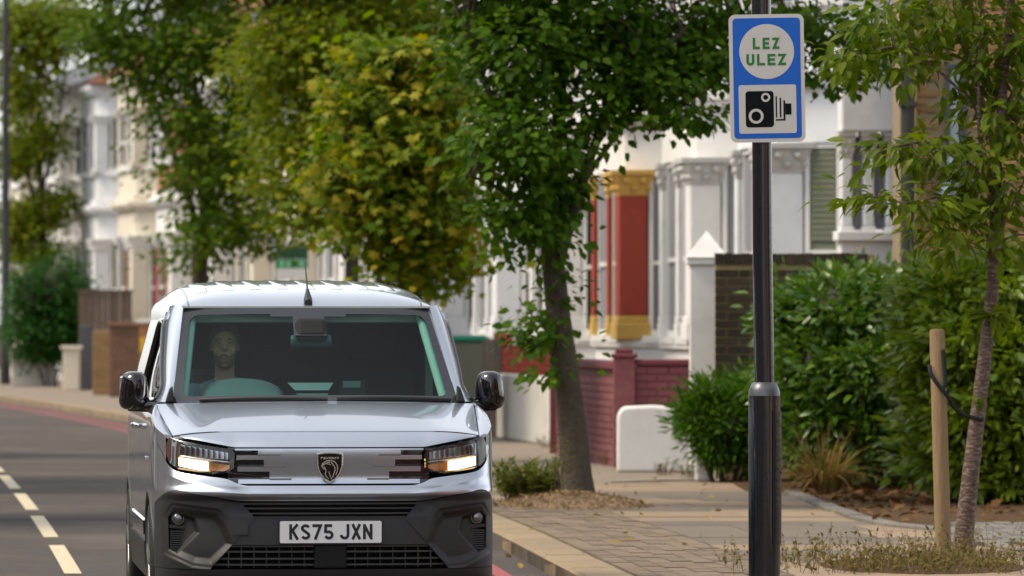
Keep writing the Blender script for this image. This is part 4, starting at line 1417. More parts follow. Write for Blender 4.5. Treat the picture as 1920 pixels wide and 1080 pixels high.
for pts, ra, rb, dd in (([(1864, 470), (1830, 400), (1770, 370), (1700, 380), (1620, 365)], .014, .005, -.35), ([(1866, 420), (1840, 330), (1760, 270), (1680, 275), (1640, 290)], .014, .005, -.2),
                        ([(1868, 330), (1850, 240), (1790, 160), (1690, 90), (1570, 110)], .016, .005, .1), ([(1868, 300), (1840, 180), (1790, 60), (1700, -20)], .018, .006, .2),
                        ([(1866, 440), (1900, 380), (1940, 300)], .012, .005, -.2), ([(1875, 230), (1910, 150), (1960, 60)], .014, .005, .1), ([(1866, 400), (1840, 300), (1835, 150), (1840, 20)], .018, .006, -.2), ([(1864, 480), (1820, 455), (1760, 450)], .008, .004, -.2), ([(1866, 460), (1910, 440), (1960, 450)], .008, .004, -.2)):
    lp = smooth_path([L(px, py, dd * i / (len(pts) - 1)) for i, (px, py) in enumerate(pts)], 14)
    q = MB(); bark_tube(q, lp, ra, rb, 8, .04); q.build('limb', m_cherry, sap, smooth=50)
    sl_.append(lp)
lobes = px_lobes(sap, [(1640, 375, 45, 22, -.3, .25), (1710, 385, 60, 28, -.3, .3), (1770, 420, 60, 40, -.2, .3), (1690, 285, 50, 28, -.2, .3), (1760, 275, 60, 40, -.1, .3), (1830, 300, 50, 60, 0, .35),
     (1600, 100, 50, 26, 0, .3), (1690, 110, 70, 45, 0, .4), (1780, 130, 70, 60, .1, .4), (1650, 30, 80, 40, .1, .4), (1770, 30, 90, 50, .1, .45), (1870, 80, 70, 80, 0, .4), (1900, 220, 50, 60, 0, .35), (1840, 200, 50, 50, 0, .35),
     (1900, 380, 50, 45, -.1, .3), (1860, 440, 45, 28, -.1, .25), (1920, 460, 40, 30, -.1, .25), (1820, 380, 40, 40, -.1, .3), (1850, -80, 160, 80, .1, .6), (1780, 470, 30, 18, -.1, .2), (1950, 130, 60, 120, .1, .4)], 35.8)
foliage(sap, lobes, lf_sap, 'cherry', .112, 240, 13, .16, droop=.45, flat=.45, singles=300, limbs=sl_ + [tp[20:]], bark=m_cherry, shellness=.4, twig_r=.0028)
def tuft(px, py, d, n, ln, material, nm='sprig'):
    c = at(px, py, d) - base
    pos = np.tile(np.array(c), (n, 1)) + RNG.normal(size=(n, 3)) * .015
    dr = RNG.normal(size=(n, 3)) * np.array([1, .6, .7]) + np.array([0, -.2, -.25])
    leaf_cloud(nm, material, sap, pos, dr, np.tile([0, -.6, .8], (n, 1)).astype(float), ln * (.7 + .6 * RNG.random(n)), 'narrow' if ln > .12 else 'cherry', RNG.random(n))
tuft(1862, 592, 35.72, 22, .15, lf_sap); tuft(1838, 755, 35.72, 5, .07, lf_sap)
tag(sap, 'young sapling with speckled reddish bark tied to a wooden stake', 'tree')

m_stake = mat('stake_wood', (.27, .18, .092), rough=.85, var=.25, vscale=5, bump=.5, bscale=16, dirt=(.20, .13, .06), dscale=9, damt=.7)
for nd in list(m_stake.node_tree.nodes):                       # long grain
    if nd.type == 'TEX_NOISE':
        mp = m_stake.node_tree.nodes.new('ShaderNodeMapping')
        mp.inputs['Scale'].default_value = (9, 9, .55)
        l0 = nd.inputs['Vector'].links[0].from_socket
        m_stake.node_tree.links.new(l0, mp.inputs['Vector']); m_stake.node_tree.links.new(mp.outputs[0], nd.inputs['Vector'])
sb = at(1769, 600, 35.6); sb.z = .1
stake = empty('tree_stake', sb)
top = at(1757, 618, 35.6) - sb
t = MB(); t.tube([Vector((0, 0, -.1)), Vector((0, 0, .01)), top * .5, top - Vector((0, 0, .012)), top], [.051, .051, .0495, .048, .044], 20)
t.build('pole', m_stake, stake, smooth=50)
MB().lathe([(.0435, 0), (.03, .0015), (.0, .002)], 20, tuple(top)).build('sawn_end', mat('sawn_wood', (.42, .31, .18), rough=.9, var=.2, vscale=60), stake)
tag(stake, 'round wooden stake standing beside the sapling', 'stake')
# webbing strap: round the stake, across, round the trunk
m_web = mat('black_webbing', (.010, .011, .012), rough=.8, var=.2, vscale=120)
tie = empty('tree_tie', at(1770, 700, 35.55))
B_ = tie.location
def ribbon(pts, wdt, name):
    pts = smooth_path([at(px, py, d) - B_ for px, py, d in pts], 30)
    P = []
    for i, p in enumerate(pts):
        a = pts[max(0, i - 1)]; e = pts[min(len(pts) - 1, i + 1)]
        tdir = (e - a).normalized()
        n_ = Vector((0, -1, 0)); sdir = tdir.cross(n_).normalized()
        P.append([tuple(p + sdir * wdt / 2), tuple(p - sdir * wdt / 2)])
    ob = MB().grid(np.array(P)).build(name, m_web, tie, smooth=60)
    md = ob.modifiers.new('solid', 'SOLIDIFY'); md.thickness = .003
ribbon([(1768, 655, 35.545), (1771, 690, 35.542), (1772, 718, 35.54), (1766, 735, 35.54)], .026, 'strap_end')
ribbon([(1743, 685, 35.56), (1746, 702, 35.54), (1760, 723, 35.535), (1776, 742, 35.54), (1790, 765, 35.6), (1808, 778, 35.68), (1826, 784, 35.715), (1843, 787, 35.74)], .026, 'strap')
tag(tie, 'black webbing strap looped from the wooden stake round the sapling trunk', 'strap')

# ---- hedges and shrubs
def shrub(name, label, cat, base, lobes_px, d, material, kind, leaf, ncl, per, clr, singles, core=True, group=None, **kw):
    root = empty(name, base)
    sh_ = clr * F / d * .42                              # the sprays reach beyond the lobe outline
    lobes_px = [(a_, b_, max(rx - sh_, rx * .5), max(ry - sh_, ry * .5), c_, e_) for a_, b_, rx, ry, c_, e_ in lobes_px]
    lobes = px_lobes(root, lobes_px, d)
    foliage(root, lobes, material, kind, leaf, ncl, per, clr, singles=singles, name='foliage', shellness=.8, **kw)
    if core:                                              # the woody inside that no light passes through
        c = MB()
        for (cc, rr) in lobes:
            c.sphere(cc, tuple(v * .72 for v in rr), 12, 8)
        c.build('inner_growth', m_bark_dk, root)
    st = MB()
    for k_ in range(7):
        an = k_ * .9
        st.tube([(.12 * math.cos(an), .12 * math.sin(an), -.02), (.3 * math.cos(an), .2 * math.sin(an), .4), (.5 * math.cos(an), .3 * math.sin(an), .9)], [.022, .016, .008], 6)
    st.build('stems', m_bark_dk, root, smooth=60)
    tag(root, label, cat, group)
    return root
b1 = at(1570, 600, 50.5); b1.z = .11
shrub('laurel_hedge', 'dark glossy laurel hedge between the lamp column and the wooden stake', 'hedge', b1,
      [(1500, 600, 70, 60, .4, .7), (1560, 590, 80, 85, .2, .8), (1640, 605, 75, 95, .2, .9), (1690, 590, 55, 80, .6, .8), (1540, 690, 95, 80, 0, .8), (1620, 710, 100, 95, -.3, .9), (1680, 700, 70, 110, 0, .9), (1500, 720, 70, 70, .5, .8),
       (1560, 790, 80, 70, 0, .7), (1650, 810, 75, 75, -.2, .8), (1510, 800, 60, 70, .4, .7), (1710, 820, 60, 80, .3, .8), (1600, 560, 90, 45, .6, .8), (1700, 870, 60, 40, .3, .6)],
      50.2, lf_laurel, 'laurel', .115, 1250, 19, .15, 300, flat=.8, droop=.05, upish=.7, minz=.05)
b2 = at(1830, 600, 46.5); b2.z = .11
shrub('laurel_hedge', 'bright green laurel hedge behind the sapling at the right edge', 'hedge', b2,
      [(1740, 570, 55, 70, .4, .6), (1800, 560, 75, 65, .2, .7), (1880, 560, 75, 70, 0, .8), (1960, 570, 80, 90, 0, .8), (1740, 660, 55, 90, .2, .7), (1820, 660, 85, 95, -.2, .8), (1900, 670, 85, 95, -.3, .8), (1760, 760, 60, 90, 0, .7), (1840, 780, 85, 90, -.3, .8), (1920, 790, 80, 95, -.4, .8),
       (1810, 870, 75, 55, -.2, .6), (1890, 880, 70, 60, -.4, .6), (1960, 880, 70, 70, -.4, .6), (1745, 850, 40, 60, .2, .5), (1780, 510, 70, 25, .4, .6), (1880, 505, 70, 30, .2, .6)],
      46.4, lf_laurel_lt, 'laurel', .115, 1250, 19, .15, 300, flat=.8, droop=.05, upish=.7, minz=.05)
b3 = at(1360, 600, 52.4); b3.z = .1
shrub('garden_bush', 'bushy green shrub left of the lamp column in front of the dark brick wall', 'bush', b3,
      [(1330, 770, 58, 45, 0, .35), (1390, 760, 60, 46, .1, .4), (1310, 790, 40, 36, -.1, .3), (1360, 800, 70, 55, -.1, .4), (1430, 770, 60, 80, .2, .4), (1400, 850, 50, 40, 0, .3), (1325, 735, 30, 24, 0, .25), (1460, 730, 45, 55, .3, .4), (1450, 830, 45, 50, .2, .35), (1350, 840, 45, 30, -.1, .3)],
      52.4, lf_bush, 'narrow', .085, 520, 30, .12, 300, flat=.9, droop=-.15, upish=.6)
hb = at(95, 600, 128); hb.z = .1
shrub('clipped_hedge', 'big rounded dark green hedge behind the far left lamp column', 'hedge', hb,
      [(60, 560, 45, 70, 0, 1.0), (110, 545, 55, 75, 0, 1.0), (85, 620, 65, 50, 0, 1.0), (140, 580, 35, 60, 0, .9), (40, 620, 30, 40, 0, .9), (70, 655, 50, 28, 0, .8), (120, 650, 40, 28, 0, .8)],
      128, lf_hedge, 'oval', .10, 500, 26, .30, 0, flat=.9)

# dry strap-leaved plant at the foot of the dark hedge
dp = at(1545, 600, 48.6); dp.z = .11
dry = empty('dry_strap_plant', dp)
def blades(root, n, ln, wd, spread, material, name, mid=.55, lean=1.0):
    pos, V, Fc, tint = [], [], [], []
    for i in range(n):
        an = random.uniform(0, 2 * math.pi); r_ = random.random() ** .7 * spread * .25
        L_ = ln * random.uniform(.55, 1.1); tilt = random.uniform(.15, 1.25) * lean
        dx, dy = math.cos(an), math.sin(an)
        pts = []
        for k_ in range(6):
            t_ = k_ / 5
            rr = r_ + L_ * t_ * math.sin(tilt) * (.5 + .5 * t_)
            zz = L_ * (t_ * math.cos(tilt * .5) - .75 * t_ * t_ * math.sin(tilt))
            pts.append(Vector((dx * rr, dy * rr * .7, max(zz, .01))))
        sd_v = Vector((-dy, dx, 0))
        b0 = len(V)
        for k_, p in enumerate(pts):
            w2 = wd / 2 * (1 - (k_ / 5) ** 2 * .92)
            V += [tuple(p - sd_v * w2), tuple(p + sd_v * w2)]
        for k_ in range(5):
            Fc.append((b0 + 2 * k_, b0 + 2 * k_ + 1, b0 + 2 * k_ + 3, b0 + 2 * k_ + 2))
        tint += [random.random()] * 12
    me = bpy.data.meshes.new(name); me.from_pydata(V, [], Fc)
    a = me.attributes.new('tint', 'FLOAT', 'POINT'); a.data.foreach_set('value', np.clip(np.array(tint, np.float32), .001, .999))
    me.materials.append(material)
    o = bpy.data.objects.new(name, me); COL.objects.link(o); o.parent = root; o['kind'] = 'stuff'
    return o
blades(dry, 170, .80, .022, .6, lf_dry, 'dead_blades', lean=1.15)
blades(dry, 26, .75, .026, .3, lf_weed, 'green_blades', lean=.9)
tag(dry, 'clump of straw coloured strap leaves under the dark laurel hedge', 'plant')
# fallen leaves on the bed
n = 800
pos = np.stack([2.5 + 2.0 * RNG.random(n), 40.8 + 9.2 * RNG.random(n) ** .5, np.full(n, .118)], 1)
fl = leaf_cloud('fallen_leaves', leaf_mat('leaf_litter', [(.10, .05, .022), (.17, .085, .038), (.12, .07, .03)], trans=.1, rough=.8, spec=.1), None, pos, RNG.normal(size=(n, 3)) * np.array([1, 1, .3]), np.tile([0, 0, 1.], (n, 1)) + RNG.normal(size=(n, 3)) * .4, .06 + .07 * RNG.random(n), 'oval', RNG.random(n))
tag(fl, 'brown fallen leaves scattered over the planting bed', 'leaf litter', kind='stuff')

# weeds at the near tree and along the verge
wb = at(990, 600, 46.6); wb.z = .1
weed = empty('weed_clump', wb)
def spriggy(root, n, h, rad, material, nm, leaf=.035, seed=0):
    P_, D_, st = [], [], MB()
    for i in range(n):
        an = random.uniform(0, 6.283); r_ = rad * random.random() ** .6
        hh = h * random.uniform(.45, 1.0)
        x0, y0 = r_ * math.cos(an), r_ * math.sin(an) * .7
        lx, ly = x0 * random.uniform(.3, 1.1) + random.uniform(-.05, .05), y0 * .6
        st.tube([(x0, y0, 0), (x0 + lx * .4, y0 + ly * .4, hh * .6), (x0 + lx, y0 + ly, hh)], [.0035, .0028, .0016], 4, caps=False)
        for k_ in range(9):
            t_ = random.uniform(.2, 1)
            P_.append((x0 + lx * t_, y0 + ly * t_, hh * t_)); D_.append((random.gauss(0, 1), random.gauss(0, 1), random.uniform(.1, 1.2)))
    st.build('stalks', m_stalk, root)['kind'] = 'stuff'
    P_ = np.array(P_); n_ = len(P_)
    leaf_cloud(nm, material, root, P_, np.array(D_), np.tile([0, -.3, 1.], (n_, 1)) + RNG.normal(size=(n_, 3)) * .3, leaf * (.6 + .8 * RNG.random(n_)), 'narrow', RNG.random(n_))
m_stalk = mat('dry_stalk', (.16, .10, .05), rough=.9, var=.3, vscale=20)
spriggy(weed, 170, .34, .22, lf_bushweed, 'weed_leaves', .085)
tag(weed, 'low green and yellow weed clump left of the near tree trunk', 'weeds')
sb2 = at(1042, 600, 45.7); sb2.z = .1
sprig = empty('sucker_shoot', sb2)
for k_ in range(3):
    MB().tube([(k_ * .03, 0, 0), (k_ * .03 - .01, 0, .3), (k_ * .03 + .015, .01, .62 - .12 * k_)], [.005, .004, .002], 5).build('shoot', m_twig, sprig)
n = 30
P_ = np.stack([.03 + .03 * RNG.normal(size=n), .02 * RNG.normal(size=n), .12 + .5 * RNG.random(n)], 1)
leaf_cloud('shoot_leaves', lf_sap, sprig, P_, RNG.normal(size=(n, 3)), np.tile([0, -.5, 1.], (n, 1)), .035 + .02 * RNG.random(n), 'oval', RNG.random(n))
tag(sprig, 'thin sucker shoots with tiny leaves beside the near tree trunk', 'shoot')

# mulch mound at the near tree
mp_ = at(1070, 600, 45.5); mp_.z = .1
P = []
for i in range(13):
    r_ = i / 12
    P.append([(.62 * r_ * math.cos(a_) * (1 + .12 * math.sin(3 * a_)), .95 * r_ * math.sin(a_), .11 * (1 - r_ ** 1.6) + .012 * math.sin(9 * a_ + 7 * r_) * (1 - r_) - .004 * r_) for a_ in np.linspace(0, 2 * math.pi, 41)])
mound = MB().grid(np.array(P)).build('mulch_mound', mat('mulch', (.20, .13, .07), rough=.95, var=.5, vscale=40, bump=1.0, bscale=60), None, smooth=60)
mound.location = mp_
tag(mound, 'mound of straw brown mulch round the near tree foot', 'mulch', kind='stuff')
n = 1500
a_ = RNG.random(n) * 6.283; r_ = RNG.random(n) ** .6
pos = np.stack([.66 * r_ * np.cos(a_), 1.0 * r_ * np.sin(a_), .115 * (1 - np.minimum(r_, 1) ** 1.6) + .008], 1)
ch = leaf_cloud('mulch_chips', leaf_mat('mulch_chip', [(.13, .08, .04), (.26, .18, .10), (.34, .25, .13)], trans=.05, rough=.9, spec=.1), mound, pos, RNG.normal(size=(n, 3)) * np.array([1, 1, .25]), np.tile([0, 0, 1.], (n, 1)) + RNG.normal(size=(n, 3)) * .3, .03 + .04 * RNG.random(n), 'narrow', RNG.random(n))

# dry verge grass round the sapling, in front of the lens
vg = empty('verge_weeds', (2.45, 34.2, .1))
P_, D_, st = [], [], MB()
for i in range(560):
    x0 = random.gauss(.05, .52); y0 = random.uniform(-1.0, 1.1)
    x0 = max(-1.15, min(.95, x0))
    hh = random.choice((.06, .09, .12, .18)) * random.uniform(.7, 1.4)
    if random.random() < .045: hh *= 2.0
    lx, ly = random.gauss(0, .05), random.gauss(0, .05)
    st.tube([(x0, y0, -.01), (x0 + lx * .4, y0 + ly * .4, hh * .55), (x0 + lx, y0 + ly, hh)], [.0022, .0018, .001], 3, caps=False)
    for k_ in range(7):
        t_ = random.uniform(.1, 1)
        P_.append((x0 + lx * t_, y0 + ly * t_, hh * t_)); D_.append((random.gauss(0, 1), random.gauss(0, 1), random.uniform(0, 1.5)))
st.build('stalks', m_stalk, vg)['kind'] = 'stuff'
P_ = np.array(P_); n_ = len(P_)
leaf_cloud('verge_leaves', lf_weed, vg, P_, np.array(D_), np.tile([0, -.3, 1.], (n_, 1)) + RNG.normal(size=(n_, 3)) * .3, .016 + .022 * RNG.random(n_), 'oval', RNG.random(n_))
b = MB(); b.grid(np.array([[(.62 * r_ * math.cos(q) + .05, 1.25 * r_ * math.sin(q) + .3, .012 * (1 - r_) + .002) for q in np.linspace(0, 6.2832, 25)] for r_ in np.linspace(0, 1, 5)]))
b.build('pit_soil', m_earth, vg)
tag(vg, 'sparse dry weeds growing in the sapling pit at the bottom right', 'weeds', kind='stuff')
for (px, py, d, nn) in ((1140, 872, 58.3, 14), (1245, 893, 54.6, 16), (1290, 897, 53.8, 14), (1030, 838, 66.5, 16)):
    b4 = at(px, 600, d); b4.z = .1
    ww = empty('wall_foot_weed', b4)
    spriggy(ww, nn, .17, .09, lf_weed, 'weed_leaves', .04)
    tag(ww, {1140: 'yellow weed tuft at the foot of the plum wall pier', 1245: 'weed tuft at the foot of the low white wall', 1290: 'weed tuft beside the short white stump', 1030: 'weeds at the near end of the long white wall'}[px], 'weeds')

# a few fallen leaves blown over the paving and the gutter
n = 150
dd = 33 + 27 * RNG.random(n); oo = -.5 + 3.9 * RNG.random(n)
pos = np.stack([kerb(dd) + oo, dd, np.where(oo < 0, .012, .112)], 1)
bl = leaf_cloud('blown_leaves', leaf_mat('leaf_litter_yellow', [(.20, .11, .03), (.32, .24, .05), (.24, .15, .05)], trans=.1, rough=.8, spec=.1), None, pos, RNG.normal(size=(n, 3)) * np.array([1, 1, .2]), np.tile([0, 0, 1.], (n, 1)) + RNG.normal(size=(n, 3)) * .35, .04 + .05 * RNG.random(n), 'oval', RNG.random(n))
tag(bl, 'small yellow leaves blown over the pavement', 'leaf litter', kind='stuff')
# ================================================================ terraced houses along the right side
def paint(name, c, **k):
    k.setdefault('dirt', tuple(v * .72 for v in c)); k.setdefault('damt', .6); k.setdefault('dscale', 1.6)
    return mat(name, c, rough=k.pop('rough', .8), var=.06, vscale=3, bump=.15, bscale=30, **k)
m_white = paint('white_render', (.74, .73, .71))
m_white2 = paint('cool_white_paint', (.72, .73, .75))
m_cream = paint('cream_paint', (.66, .60, .49))
m_greyst = paint('grey_capital_paint', (.50, .49, .47))
m_redcol = paint('red_column_paint', (.33, .050, .030))
m_gold = paint('yellow_ochre_paint', (.60, .38, .09))
m_pink = paint('pink_red_paint', (.42, .10, .09))
m_slate = mat('roof_slate', (.07, .07, .08), rough=.7, var=.3, vscale=5)
m_tile = mat('roof_tile_red', (.30, .11, .06), rough=.85, var=.3, vscale=5)
m_wframe = mat('window_frame_white', (.66, .66, .64), rough=.5, var=.04)
m_pane = mat('window_pane', (.02, .024, .03), rough=.06, var=0, spec=.8)
m_net = mat('net_curtain', (.20, .20, .22), rough=.7, var=.15, vscale=5)
m_blind = mat('green_blind', (.15, .17, .115), rough=.75, var=.08)
m_pot = mat('chimney_brick', (.22, .12, .075), rough=.9, var=.3, vscale=14)

def brick_mat(name, c1, c2, mortar, bw=.225, bh=.078):
    if name in MATS: return MATS[name]
    m = bpy.data.materials.new(name); m.use_nodes = True
    N, L = m.node_tree.nodes, m.node_tree.links
    tc = N.new('ShaderNodeTexCoord'); sp = N.new('ShaderNodeSeparateXYZ'); cb = N.new('ShaderNodeCombineXYZ')
    ad = N.new('ShaderNodeMath'); ad.operation = 'ADD'
    L.new(tc.outputs['Object'], sp.inputs[0]); L.new(sp.outputs[0], ad.inputs[0]); L.new(sp.outputs[1], ad.inputs[1])
    L.new(ad.outputs[0], cb.inputs[0]); L.new(sp.outputs[2], cb.inputs[1])
    bt = N.new('ShaderNodeTexBrick')
    bt.inputs['Color1'].default_value = (*c1, 1); bt.inputs['Color2'].default_value = (*c2, 1); bt.inputs['Mortar'].default_value = (*mortar, 1)
    bt.inputs['Scale'].default_value = 1; bt.inputs['Brick Width'].default_value = bw; bt.inputs['Row Height'].default_value = bh
    bt.inputs['Mortar Size'].default_value = .006
    L.new(cb.outputs[0], bt.inputs['Vector'])
    b_ = N['Principled BSDF']; b_.inputs['Roughness'].default_value = .9
    L.new(bt.outputs['Color'], b_.inputs['Base Color'])
    MATS[name] = m
    return m
m_brick_far = brick_mat('far_orange_brick', (.36, .15, .05), (.27, .11, .045), (.30, .22, .14))
m_stock_far = brick_mat('far_stock_brick', (.30, .18, .075), (.22, .13, .055), (.25, .19, .11))
m_darkbrick_far = brick_mat('far_brown_brick', (.13, .065, .04), (.18, .09, .055), (.20, .16, .12))

def capital(mb, x, y, w, z0, z1):
    """a leafy capital: flared bell, ring of curled leaves, square slab"""
    h = z1 - z0
    for k_ in range(4):
        a0, a1 = w * (.50 + .05 * k_), w * (.52 + .065 * k_)
        za, zb_ = z0 + h * .20 * k_, z0 + h * .20 * (k_ + 1)
        v = [(x - a0, y - a0, za), (x + a0, y - a0, za), (x + a0, y + a0, za), (x - a0, y + a0, za), (x - a1, y - a1, zb_), (x + a1, y - a1, zb_), (x + a1, y + a1, zb_), (x - a1, y + a1, zb_)]
        mb.add(v, [(0, 3, 2, 1), (4, 5, 6, 7), (0, 1, 5, 4), (1, 2, 6, 5), (2, 3, 7, 6), (3, 0, 4, 7)])
    for tier, (zr, rr) in enumerate(((.28, .60), (.58, .70))):
        for k_ in range(8):
            an = (k_ + .5 * tier) * math.pi / 4
            sq = 1 / max(abs(math.cos(an)), abs(math.sin(an)))
            mb.sphere((x + w * rr * math.cos(an) * min(sq, 1.25), y + w * rr * math.sin(an) * min(sq, 1.25), z0 + h * zr), (w * .13, w * .13, h * .13), 7, 5)
    a1 = w * .80
    mb.box(x - a1, x + a1, y - a1, y + a1, z0 + h * .82, z1)

def column(root, x, y, w, z0, z1, ms, mc, mb_, cap=.32, base=.30, name='column'):
    c = MB().box(x - w / 2, x + w / 2, y - w / 2, y + w / 2, z0 + base, z1 - cap).build(name, ms, root, bevel=.02)
    q = MB(); capital(q, x, y, w, z1 - cap, z1); q.build('capital', mc, c, smooth=50)
    q = MB().box(x - w * .62, x + w * .62, y - w * .62, y + w * .62, z0, z0 + base * .7); q.box(x - w * .56, x + w * .56, y - w * .56, y + w * .56, z0 + base * .7 + .001, z0 + base - .001)
    q.build('plinth', mb_, c, bevel=.015)
    return c

def window(root, p0, p1, z0, z1, mpane, mframe, bars=True, name='window', fw=.055):
    """sash window in the plane through p0 and p1 (plan points), frame proud of the pane"""
    p0, p1 = Vector((p0[0], p0[1], 0)), Vector((p1[0], p1[1], 0))
    e = (p1 - p0); L_ = e.length; e.normalize()
    n_ = Vector((e.y, -e.x, 0))                           # outward is towards the street (-x) for e along +y
    if n_.x > 0.0: n_ = -n_
    M = Matrix(((e.x, n_.x, 0, p0.x), (e.y, n_.y, 0, p0.y), (0, 0, 1, 0), (0, 0, 0, 1)))
    fr = MB()
    fr.tbox(0, fw, -.03, .03, z0, z1, M); fr.tbox(L_ - fw, L_, -.03, .03, z0, z1, M)
    fr.tbox(fw + .001, L_ - fw - .001, -.03, .03, z1 - fw, z1, M); fr.tbox(fw + .001, L_ - fw - .001, -.03, .04, z0, z0 + fw * 1.3, M)
    if bars:
        zm = z0 + (z1 - z0) * .44
        fr.tbox(fw + .001, L_ - fw - .001, -.025, .025, zm - fw * .5, zm + fw * .5, M)
    w_ = fr.build(name, mframe, root)
    MB().tbox(fw * .5, L_ - fw * .5, -.015, -.005, z0 + .01, z1 - .01, M).build('pane', mpane, w_)
    MB().tbox(-.06, L_ + .06, .031, .12, z0 - .09, z0 - .001, M).build('sill', mframe, w_)
    return w_

BAY = [(0, 1.0), (-.82, 1.5), (-.82, 4.1), (0, 4.6)]
def offset_bay(o_):
    return [(0.35, 1.0 - o_ * .9), (0.0 - .0, 1.0 - o_ * .9), (-.82 - o_, 1.5 - o_ * .5), (-.82 - o_, 4.1 + o_ * .5), (0.0, 4.6 + o_ * .9), (.35, 4.6 + o_ * .9)]

def terrace_house(d0, label, wall, lower, cols, caps, plinths, panes, roof, seed=0, infill=None, width=5.6, upper=None):
    rz = math.atan(-slope(d0 + 2))
    root = empty('terraced_house', (float(kerb(d0)) + 6.0, d0, .1), rz)
    upper = upper or lower
    W2 = width - .012
    MB().box(.12, 8.0, .006, W2, 0, 7.4).build('wall', wall, root)
    # bay: apron, lintel, string course, upper apron, upper lintel, cornice
    def bay_block(nm, o_, z0, z1, m_): return MB().prism(offset_bay(o_)[::-1], z0, z1).build(nm, m_, root, bevel=.012)
    bay_block('bay_apron', 0.0, 0, 1.15, lower)
    bay_block('bay_sill', .06, 1.151, 1.25, lower)
    bay_block('bay_lintel', .02, 3.42, 4.02, lower)
    bay_block('bay_cornice', .14, 4.021, 4.10, lower); bay_block('bay_cornice', .20, 4.101, 4.22, lower); bay_block('bay_cornice', .08, 4.221, 4.36, lower)
    bay_block('upper_apron', 0.0, 4.361, 4.90, infill or upper)
    bay_block('upper_sill', .05, 4.901, 4.98, upper)
    bay_block('upper_lintel', .02, 6.35, 6.85, upper)
    bay_block('upper_cornice', .16, 6.851, 6.95, upper); bay_block('upper_cornice', .24, 6.951, 7.10, upper)
    # columns at the corners and mullion columns on the street face
    spots_ = [(-.05, 1.02, .22), (-.74, 1.56, .38), (-.79, 2.82, .15), (-.79, 4.06, .17), (-.05, 4.58, .22)]
    for i, (x, y, w_) in enumerate(spots_):
        ms = cols if not isinstance(cols, (list, tuple)) else cols[i % len(cols)]
        column(root, x, y, w_, 1.252, 3.418, ms, caps, plinths)
        um = upper if not infill else (infill if i in (1, 2) else upper)
        column(root, x, y, w_ * .85, 4.982, 6.348, um, upper, upper, cap=.2, base=.15, name='upper_column')
    faces = [((-.17, 1.145), (-.53, 1.365)), ((-.78, 1.80), (-.78, 2.70)), ((-.78, 2.94), (-.78, 3.94)), ((-.62, 4.18), (-.13, 4.48))]
    for p0, p1 in faces:
        window(root, p0, p1, 1.30, 3.42, panes, m_wframe)
        window(root, p0, p1, 5.0, 6.34, panes, m_wframe)
    # porch with the front door and a window over it
    MB().box(-.10, .119, 4.85, 4.97, 0, 3.1).build('door_jamb', lower, root)
    MB().box(-.10, .119, 5.45, 5.57, 0, 3.1).build('door_jamb', lower, root)
    MB().box(-.16, .119, 4.83, 5.585, 3.101, 3.45).build('door_hood', lower, root, bevel=.02)
    dr_ = MB().box(.06, .118, 4.98, 5.44, .3, 2.4).build('front_door', m_pink if seed % 2 else m_slate, root)
    MB().box(.052, .059, 5.08, 5.34, 1.3, 2.2).build('door_panel', m_pane, dr_)
    MB().box(.05, .118, 4.98, 5.44, 2.42, 3.0).build('fanlight', m_pane, root)
    MB().box(-.3, .119, 4.98, 5.44, 0, .29).build('doorstep', lower, root)
    window(root, (.10, 4.95), (.10, 5.45), 4.98, 6.34, panes, m_wframe)
    # eaves and pitched roof (ridge along the street), chimney
    MB().box(-.28, .30, .006, W2, 7.10, 7.398).build('eaves', upper, root)
    rf = MB().add([(-.35, .005, 7.40), (-.35, W2 + .001, 7.40), (4.2, W2 + .001, 9.9), (4.2, .005, 9.9), (8.4, .005, 7.40), (8.4, W2 + .001, 7.40)], [(0, 1, 2, 3), (3, 2, 5, 4), (0, 3, 4), (1, 5, 2)]).build('roof', roof, root)
    ck = MB().box(3.5, 4.5, W2 - .55, W2 - .02, 8.8, 10.9).build('chimney', m_pot, root)
    for k_ in range(4):
        MB().lathe([(.11, 0), (.10, .35), (.12, .36), (.12, .42)], 10, (3.7 + k_ * .2, W2 - .28, 10.9)).build('chimney_pot', m_tile, ck)
    MB().add([(-1.10, .72, 7.10), (-1.10, 4.88, 7.10), (.4, 5.2, 7.62), (.4, .4, 7.62), (-.2, .45, 7.10), (-.2, 5.15, 7.10)], [(0, 1, 2, 3), (0, 3, 4), (1, 5, 2)]).build('bay_roof', roof, root)
    tag(root, label, 'house', 'terraced houses in a row')
    return root

